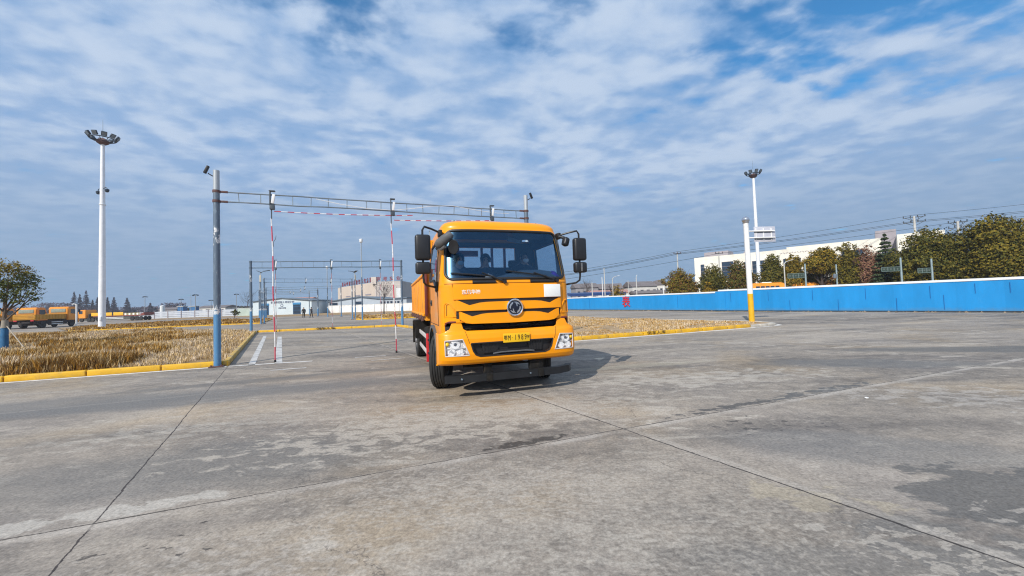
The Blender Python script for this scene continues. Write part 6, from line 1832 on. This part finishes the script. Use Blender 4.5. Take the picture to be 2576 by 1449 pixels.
def parked_truck(label, loc, rz, boards=True, group='orange trucks parked on the left'):
    """nose towards +X, origin under the middle of the bed"""
    t = thing('parked_truck', label, 'truck', loc, rz, group)
    mb = MB(); mb.prism([(2.05, 1.0), (4.0, 1.0), (4.1, 1.25), (4.02, 2.0), (3.72, 2.95), (3.5, 3.1), (2.2, 3.1), (2.05, 2.95)], -1.18, 1.18)
    bmesh.ops.bevel(mb.b, geom=list(mb.b.edges), offset=.08, segments=2, affect='EDGES')
    c = mb.build('cab', M_PK, t)
    mb = MB(); mb.box((2.03, 0, 2.52), (.04, 1.75, .56), bev=.01); mb.build('rear_window', mat("pale greenish pane", (.30, .34, .28), .25, var=.2), c)
    mb = MB(); mb.faces([(4.03, -1.02, 2.02), (4.03, 1.02, 2.02), (3.77, .98, 2.82), (3.77, -.98, 2.82)], [(0, 1, 2, 3)]); mb.build('windscreen', M_GLASSDARK, c)
    for s in (-1, 1):
        mb = MB(); mb.prism([(2.55, 2.05), (3.7, 1.95), (3.5, 2.72), (2.55, 2.72)], s * 1.175, s * 1.20); mb.build('window', M_GLASSDARK, c)
        mb = MB(); mb.box((3.95, s * 1.38, 2.45), (.12, .2, .45), bev=.03); mb.tube([(3.8, s * 1.1, 2.75), (3.95, s * 1.38, 2.7)], .02, 6); mb.build('mirror', M_BLACK, c)
    mb = MB(); mb.box((4.12, 0, .88), (.18, 2.4, .5), bev=.05); mb.build('bumper', M_PK, t)
    mb = MB(); mb.box((0.2, 0, .85), (7.2, .9, .28), bev=.02); mb.box((1.5, -.9, .75), (.9, .5, .5), bev=.04); mb.tube([(-2.5, -1, .515), (-2.5, 1, .515)], .1, 8); mb.tube([(2.9, -1, .515), (2.9, 1, .515)], .08, 8); mb.box((2.9, 0, .95), (1.6, 2.0, .2)); mb.box((-.5, 0, .85), (5.0, 2.0, .5), bev=.03); mb.box((1.78, 0, 1.5), (.3, 1.9, 1.2), bev=.03); mb.build('chassis', M_CHD, t)
    mb = MB()
    for z in (.55, .82):
        for s in (-1, 1): mb.box((.1, s * 1.17, z), (2.0, .03, .10), bev=.005)
    mb.build('side_guard', M_WHITE, t)
    mb = MB(); mb.box((-1.05, 0, 1.30), (5.1, 2.4, .1)); mb.box((1.48, 0, 1.70), (.06, 2.4, .75))
    if boards: mb.box((-3.6, 0, 1.66), (.06, 2.4, .64))
    for z in (1.45, 1.65, 1.85): mb.box((-3.64, 0, z), (.04, 2.3, .10), bev=.005)
    for s in (-1, 1):
        mb.box((-1.05, s * 1.2, 1.66), (5.1, .05, .64))
        for k in range(10): mb.box((-3.5 + k * .54, s * 1.24, 1.66), (.09, .04, .62))
    mb.build('bed', M_PKBED, t, smooth=False)
    for x, d in ((2.9, 0), (-2.2, 0)):
        for s in (-1, 1): small_wheel(t, x, s * 1.02, s)
    mb = MB()
    for s in (-1, 1): mb.box((-3.68, s * .9, 1.12), (.06, .35, .16), bev=.01)
    mb.build('tail_light', M_RED, t)
    return t


pk = parked_truck("orange parked dump truck with an ochre bed, second from the left picture edge", (-70.2, 57.1, 0), R(107))
dup(pk, (-73.8, 56.0, 0), R(107), "orange parked dump truck whose cab shows just left of the ochre bed's tailgate truck")
dup(pk, (-77.3, 54.9, 0), R(108), "orange parked dump truck half hidden by the street tree at the picture edge")
dup(pk, (-92.0, 76.0, 0), R(104), "orange parked dump truck farther off, beside the short white camera post")

# articulated flatbed
t = thing('flatbed_truck', "orange tractor with a long yellow flatbed trailer behind the floodlight mast", 'truck', (-101.3, 94.5, 0), R(-4))
mb = MB(); mb.prism([(-6.3, .9), (-6.4, 1.3), (-6.25, 2.0), (-5.85, 3.0), (-4.2, 3.0), (-4.1, 2.8), (-4.1, .9)], -1.2, 1.2)
bmesh.ops.bevel(mb.b, geom=list(mb.b.edges), offset=.08, segments=2, affect='EDGES'); c = mb.build('cab', M_PK, t)
mb = MB(); mb.prism([(-5.95, 2.0), (-4.9, 2.0), (-4.9, 2.75), (-5.65, 2.75)], -1.22, -1.19); mb.build('window', M_GLASSDARK, c)
mb = MB(); mb.prism([(-6.0, 2.0), (-4.9, 2.0), (-4.9, 2.75), (-5.65, 2.75)], 1.19, 1.22); mb.build('window', M_GLASSDARK, c)
mb = MB(); mb.box((-4.0, 0, .85), (4.6, .9, .3)); mb.box((-3.6, 0, 1.5), (.3, 1.8, .9), bev=.05); mb.build('chassis', M_CHD, t)
mb = MB(); mb.box((4.2, 0, 1.28), (12.6, 2.45, .22), bev=.01); mb.prism([(10.5, 1.2), (11.6, 1.3), (11.4, 1.95), (10.5, 1.6)], -1.2, 1.2); mb.build('trailer_deck', mat("rusty red deck", (.20, .05, .035), .7, var=.2), t)
for i, (x, wd) in enumerate(((-1.3, 2.4), (1.7, 2.6), (4.7, 2.6))):
    mb = MB(); mb.box((x, -1.23, 1.78), (wd, .05, .78), bev=.01); mb.build('side_board', mat("yellow side board", (.78, .43, .02), .5, var=.1), t)
for i in range(4):
    mb = MB(); mb.lathe([(.25, -.03), (.25, .03)], (6.6 + i * 1.05, -1.2, 1.62), 'Y', 16); mb.box((6.6 + i * 1.05, -1.17, 1.62), (.95, .04, .62), mi=1); mb.build('tyre_board', [M_WHITE, mat('dusty yellow board', (.40, .33, .16), .6)], t)
mb = MB()
for z in (.62, .95): mb.box((3.7, -1.18, z), (4.6, .04, .12))
mb.build('side_guard', M_WHITE, t)
for x in (-5.3, -3.4, -2.3, 8.2, 9.4, 10.4):
    for s in (-1, 1): small_wheel(t, x, s * 1.02, s)

# buses and a truck behind the hoarding: only their roofs show
def coach(loc, rz, L, H, label, windows=True):
    t = thing('coach', label, 'bus', loc, rz, 'orange buses behind the blue hoarding')
    mb = MB(); mb.prism([(-L / 2, .45), (L / 2, .45), (L / 2, 1.6), (L / 2 - .25, H - .25), (L / 2 - .6, H), (-L / 2 + .3, H), (-L / 2, H - .3)], -1.2, 1.2)
    bmesh.ops.bevel(mb.b, geom=list(mb.b.edges), offset=.1, segments=2, affect='EDGES'); b_ = mb.build('body', M_PK, t)
    n = 5
    for s in (-1, 1):
        for k in range(n):
            mb = MB(); mb.box((-L / 2 + .7 + (L - 1.6) * (k + .5) / n, s * 1.2, H - .72), ((L - 1.6) / n * .82, .04, .55), bev=.01); mb.build('window', M_GLASSDARK, b_)
    mb = MB(); mb.faces([(L / 2 - .02, -1, 1.65), (L / 2 - .02, 1, 1.65), (L / 2 - .22, .98, H - .3), (L / 2 - .22, -.98, H - .3)], [(0, 1, 2, 3)]); mb.build('windscreen', M_GLASSDARK, b_)
    for x in (-L / 2 + 1.2, L / 2 - 1.3):
        for s in (-1, 1): small_wheel(t, x, s * 1.0, s)
    mb = MB(); mb.box((0, 0, H + .06), (1.2, 1.1, .16), bev=.05); mb.build('roof_hatch', M_WHITE, t)


coach((37.2, 55.5, 0), R(-20), 4.6, 3.02, "orange bus roof just right of the floodlight mast's foot")
coach((42.0, 54.6, 0), R(-20), 3.4, 2.82, "second orange bus roof showing small windows over the hoarding")
coach((46.4, 52.8, 0), R(-20), 4.8, 2.86, "pale orange bus roof below the tall domed tree")

# ================================================================== POLES, SIGNS AND CABLES ON THE RIGHT
M_CONC = mat("concrete pole", (.48, .47, .44), .85, var=.1, scale=3); M_CONCD = mat("grey far pole", (.30, .32, .34), .7, var=.1)
M_GREEN = mat("green sign face", (.025, .050, .035), .6, var=.1); M_FRAME = mat("dim sign frame", (.13, .18, .17), .6, var=.1); M_ALUM = mat("pale blue steel pole", (.28, .36, .38), .5, .2, var=.1)
for (x, y, H, lb) in ((31.7, 72, 9.9, "concrete utility pole standing by the round olive tree"), (39.6, 72, 9.7, "utility pole with dark insulator head before the office building")):
    t = thing('utility_pole', lb, 'utility pole', (x, y, 0), 0, 'utility poles beyond the hoarding')
    mb = MB(); mb.tube([(0, 0, 0), (0, 0, H)], [.17, .10], 12); mb.build('pole', M_CONC, t)
    mb = MB(); mb.box((0, -.1, H - .3), (1.5, .1, .1)); mb.build('crossarm', M_DKSTEEL, t)
    for sx in (-.65, 0, .65): mb = MB(); mb.lathe([(.05, 0), (.08, .08), (.05, .12), (.08, .2), (.02, .28)], (sx, -.1, H - .25), n=8); mb.build('insulator', M_RUST, t)
for (x, y, H, wd, lb, foot) in ((76.2, 71, 15.1, 3.0, "tall utility pole with double crossarms in front of the stair tower", 1), (78.4, 66, 13.0, 2.3, "crossarm pole rising out of the big dark green tree", 0)):
    t = thing('power_pole', lb, 'power pole', (x, y, 0), R(-40), 'power line poles with crossarms')
    mb = MB(); mb.tube([(0, 0, 0), (0, 0, H)], [.28, .16], 12); mb.build('pole', M_CONC, t)
    for z in (H - .2, H - 1.15):
        mb = MB(); mb.box((0, 0, z), (wd, .12, .12)); mb.tube([(-wd * .42, 0, z), (0, 0, z - .7)], .04, 6); mb.tube([(wd * .42, 0, z), (0, 0, z - .7)], .04, 6); mb.build('crossarm', M_DKSTEEL, t)
        for k in range(4): mb = MB(); mb.lathe([(.05, 0), (.10, .1), (.05, .16), (.10, .26), (.02, .36)], (-wd / 2 + wd * (k + .1) / 3.2, 0, z + .05), n=8); mb.build('insulator', M_DKSTEEL, t)
    mb = MB()
    for k in range(3): mb.tube([(-.5 + k * .5, 0, H - .2), (-.5 + k * .5 + .15, .15, H - .6), (-.4 + k * .4, 0, H - 1.1)], .035, 5)
    mb.build('jumper', M_BLACK, t)


def cable(pts, label, r=.022):
    P_ = [Vector(p) for p in pts]; out = []
    for a, b in zip(P_[:-1], P_[1:]):
        L = (b - a).length
        for i in range(14): f = i / 14; out.append(a.lerp(b, f) - Vector((0, 0, .022 * L * f * (1 - f))))
    out.append(P_[-1]); mb = MB(); mb.tube(out, r, 5)
    return tag(mb.build('power_cable', M_BLACK), label, 'power cable', 'overhead power cables')


far = (11.4, 71, 6.9)
cable([(-9, 74, 5.6), far, (31.7, 71.9, 10.0), (76.0, 71, 15.3), (112, 70, 17.8)], "topmost overhead power cable running to the tall power pole", .026)
cable([(-9, 74, 5.2), (11.4, 71, 6.45), (31.3, 71.9, 9.65), (76.4, 71, 14.2), (112, 70, 16.4)], "second overhead power cable, just under the topmost", .03)
cable([(-9, 74.2, 5.0), (11.4, 71.2, 6.3), (31.6, 72.1, 9.5), (76.7, 71, 14.0), (112, 70, 16.1)], "third overhead power cable, close to the second", .03)
cable([(-9, 74.4, 4.1), (11.4, 71.4, 5.6), (39.6, 72.0, 9.4), (78.4, 66, 12.9), (112, 66, 15.0)], "lowest overhead power cable passing the office building roof", .026)
for (x, y, H, lb, m_, r_) in ((12.7, 60, 4.05, "pale thick post standing right behind the hoarding's left end", M_CONC, .10), (14.7, 60, 6.3, "tall white lamp post with no head above the navy canopy", M_CONC, .09), (15.75, 66, 5.2, "thin white post left of the camera post", M_WHITE, .07), (18.43, 60, 4.2, "thin grey post right of the golden shrub", M_CONC, .05),
                           (28.0, 60, 4.8, "thin pale post in front of the round olive tree", M_CONC, .08), (23.4, 58.5, 3.0, "short white post left of the utility pole", M_WHITE, .07), (36.0, 58.0, 5.2, "slim grey post by the second utility pole", M_CONC, .06)):
    t = thing('lamp_post', lb, 'post', (x, y, 0), 0, 'thin posts behind the hoarding')
    mb = MB(); mb.tube([(0, 0, 0), (0, 0, H)], [r_, r_ * .8], 10); mb.build('pole', m_, t)
    mb = MB(); mb.lathe([(r_ * .9, 0), (r_ * 1.1, .05), (r_ * .3, .12)], (0, 0, H - .02), n=10); mb.build('cap', m_, t)
for (x, y, H, lb, rz, arm) in ((16.5, 62, 5.0, "white post with a side camera arm left of the low houses", 0, .9), (20.06, 61, 4.95, "post with a curved lamp head before the grey roofs", R(60), .5), (32.45, 45, 5.2, "pale street light with a long bent arm behind the orange bus", R(10), 1.0)):
    t = thing('street_light', lb, 'street light', (x, y, 0), rz, 'bent arm street lights')
    mb = MB(); mb.tube([(0, 0, 0), (0, 0, H - .25), (arm * .25, 0, H), (arm, 0, H + .22)], [.07, .06, .045, .03], 10); mb.build('pole', M_CONC, t)
    mb = MB(); mb.box((arm + .12, 0, H + .22), (.36, .12, .06), (0, R(-10), 0), bev=.02); mb.build('lamp_head', M_WHITE, t)
for (x, y, H, x0, x1, z0, z1, lb) in ((41.18, 40, 4.85, -1.86, -.12, 3.45, 3.88, "small green gantry sign on a blue steel post before the conifer"), (44.43, 40, 4.62, -1.34, -.12, 3.16, 3.64, "small green gantry sign right of the first, before the big tree"), (34.93, 45, 4.9, -1.95, -.2, 3.25, 3.78, "green lattice sign on a pale post above the second bus")):
    t = thing('sign_post', lb, 'sign', (x, y, 0), R(-8), 'small green signs behind the hoarding')
    mb = MB(); mb.tube([(0, 0, 0), (0, 0, H)], [.10, .08], 12); mb.build('pole', M_ALUM, t)
    mb = MB(); mb.box(((x0 + x1) / 2, 0, (z0 + z1) / 2), (x1 - x0, .04, z1 - z0), bev=.005); so = mb.build('sign_panel', M_GREEN, t)
    mb = MB()
    for z in (z0, z1): mb.box(((x0 + .05) / 2, -.03, z), (-x0 + .05, .05, .05))
    for k in range(4): mb.box((x0 + (x1 - x0) * k / 3, -.035, (z0 + z1) / 2), (.05, .05, z1 - z0))
    mb.build('frame', M_FRAME, so)
    mb = MB()
    for k in range(5): mb.box((x0 + (x1 - x0) * (.14 + .18 * k), -.03, (z0 + z1) / 2), (.16, .02, .18), bev=.004)
    mb.build('lettering', mat('dim sign lettering', (.09, .11, .10), .6), so, smooth=False)
t = thing('sign_post', "slim pale green post with a small box under the domed tree", 'sign', (38.63, 45, 0), 0, 'small green signs behind the hoarding')
mb = MB(); mb.tube([(0, 0, 0), (0, 0, 4.7)], [.09, .07], 12); mb.build('pole', M_ALUM, t)
mb = MB(); mb.box((-.2, 0, 3.3), (.35, .2, .5), bev=.03); mb.build('control_box', M_STEEL, t)

# lamps and posts far left
for (x, y, H, lb) in ((-145.5, 150, 8.2, "far twin-head lamp mast above the flatbed"), (-131.2, 150, 6.7, "far lamp mast over the first blue kiosk"), (-109.2, 150, 8.0, "far lamp mast behind the gantry pole's right side"), (-119.3, 150, 5.9, "short far lamp mast just left of the gantry pole"), (-100.4, 120, 6.9, "far lamp mast near the white sloping house")):
    t = thing('yard_lamp', lb, 'street lamp', (x, y, 0), 0, 'small lamp masts on the far left')
    mb = MB(); mb.tube([(0, 0, 0), (0, 0, H)], [.13, .09], 8); mb.build('pole', M_CONCD, t)
    mb = MB()
    for s in (-1, 1): mb.box((s * .55, 0, H + .05), (.7, .5, .3), (0, R(18 * s), 0), bev=.04)
    mb.build('lamp_head', M_DARKBLUE, t)
t = thing('aerial', "thin grey aerial between the two blue kiosks", 'aerial', (-127.3, 150, 0)); mb = MB(); mb.tube([(0, 0, 0), (0, 0, 8.6)], [.14, .05], 8); mb.build('pole', M_CONCD, t)
mb = MB(); mb.box((0, 0, 6.4), (.9, .06, .06)); mb.box((0, 0, 7.4), (.6, .06, .06)); mb.build('crossbar', M_CONCD, t)
t = thing('camera_post', "short white post with a small arm beside the parked dump trucks", 'camera pole', (-67.9, 59, 0)); mb = MB(); mb.tube([(0, 0, 0), (0, 0, 3.45)], .10, 12); mb.build('pole', M_WHITE, t)
mb = MB(); mb.tube([(0, 0, 3.4), (-.5, 0, 3.5)], .05, 8); mb.box((-.55, 0, 3.45), (.3, .12, .12), bev=.02); mb.build('camera', M_WHITE, t)
t = thing('white_tank', "small white tank standing behind the slat fence", 'tank', (-138.6, 150, 0)); mb = MB(); mb.tube([(0, 0, 0), (0, 0, 4.4)], .75, 16); mb.build('shell', M_WHITE, t); mb = MB(); mb.ball((0, 0, 4.4), .75, 16, 8, (1, 1, .3)); mb.build('lid', M_WHITE, t)
# slim far masts by the factory, bicycles and a barrier
for (x, y, H, lb) in ((-44.0, 66, 6.3, "bare thin pole between the hall and the long shed"), (-41.8, 64, 6.0, "bare pole beside the boundary wall's left end"), (-12.2, 57, 12.6, "tall thin two-part aerial pole left of the striped marker")):
    t = thing('thin_pole', lb, 'pole', (x, y, 0), 0, 'thin poles before the boundary wall'); mb = MB(); mb.tube([(0, 0, 0), (0, 0, H)], [.09, .05], 8); mb.build('pole', M_POLE, t)
    mb = MB(); mb.lathe([(.09, 0), (.11, .06), (.03, .12)], (0, 0, H - .02), n=8); mb.build('cap', M_STEEL, t)
t = thing('barrier', "raised grey barrier boom leaning beside the far globe pole", 'barrier', (-9.4, 52.6, 0), R(168))
mb = MB(); mb.tube([(0, 0, .25), (4.6, 0, 2.9)], .06, 8); mb.build('boom', M_STEEL, t)
mb = MB(); mb.tube([(4.6, 0, 2.9), (-.6, .1, 3.1)], .05, 8); mb.tube([(0, 0, 0), (-.3, .05, 3.0)], .06, 8); mb.build('frame', M_STEEL, t)
for i, (x, y) in enumerate(((-9.9, 50.2), (-8.9, 50.6))):
    t = thing('bicycle', ["dark bicycle parked left of the second one on the far grass", "dark bicycle parked nearest the truck on the far grass"][i], 'bicycle', (x, y, .09), R(20 + 15 * i), 'bicycles on the far grass')
    for wx in (-.52, .52): mb = MB(); mb.lathe([(.32, -.02), (.34, 0), (.32, .02), (.30, 0)], (wx, 0, .33), 'Y', 20, closed=True); mb.build('wheel', M_BLACK, t)
    mb = MB(); mb.tube([(-.52, 0, .33), (-.1, 0, .33), (-.22, 0, .85), (.38, 0, .88), (-.1, 0, .33)], .022, 6); mb.tube([(.52, 0, .33), (.38, 0, .88), (.36, 0, 1.0)], .022, 6); mb.build('frame', M_DKSTEEL, t)
    mb = MB(); mb.box((-.22, 0, .92), (.24, .14, .05), bev=.02); mb.build('saddle', M_BLACK, t); mb = MB(); mb.tube([(.34, -.27, 1.02), (.36, 0, 1.0), (.34, .27, 1.02)], .018, 6); mb.build('handlebar', M_DKSTEEL, t)
t = thing('potted_shrub', "dark round shrub in a bed before the test hall's left corner", 'shrub', (-62.0, 84.5, 0))
vs, fs = leaves([(0, 0, 1.25, .8, .6, .6), (.5, .1, 1.1, .5, .5, .45)], 500, .14, random.Random(3)); raw('crown', vs, fs, L_DARK, t); mb = MB(); mb.tube([(0, 0, 0), (0, 0, 1.0)], .06, 6); mb.build('trunk', BARK_D, t)
# small litter: one white scrap on the right
mb = MB(); mb.box((0, 0, .012), (.05, .03, .016), (R(8), R(5), .4), bev=.003); o = mb.build('litter', M_WHITE); o.location = (5.15, 5.62, 0); tag(o, "tiny white paper scrap on the concrete at the right", 'litter')

# ================================================================== AIR
if HAZE > 0:
    hz = MB(); hz.box((0, 180, 60), (1100, 760, 122)); ho = hz.build('haze', None or bpy.data.materials.new("haze air"), smooth=False)
    hm = ho.data.materials[0]; hm.use_nodes = True; t = NT(hm.node_tree); t.n.clear()
    pv = t.node('ShaderNodeVolumePrincipled'); t.put(pv.inputs['Color'], (.86, .90, 1.0)); t.put(pv.inputs['Density'], HAZE); t.put(pv.inputs['Anisotropy'], .2)
    out = t.node('ShaderNodeOutputMaterial'); t.l.new(pv.outputs[0], out.inputs['Volume'])
    ho['kind'] = 'stuff'
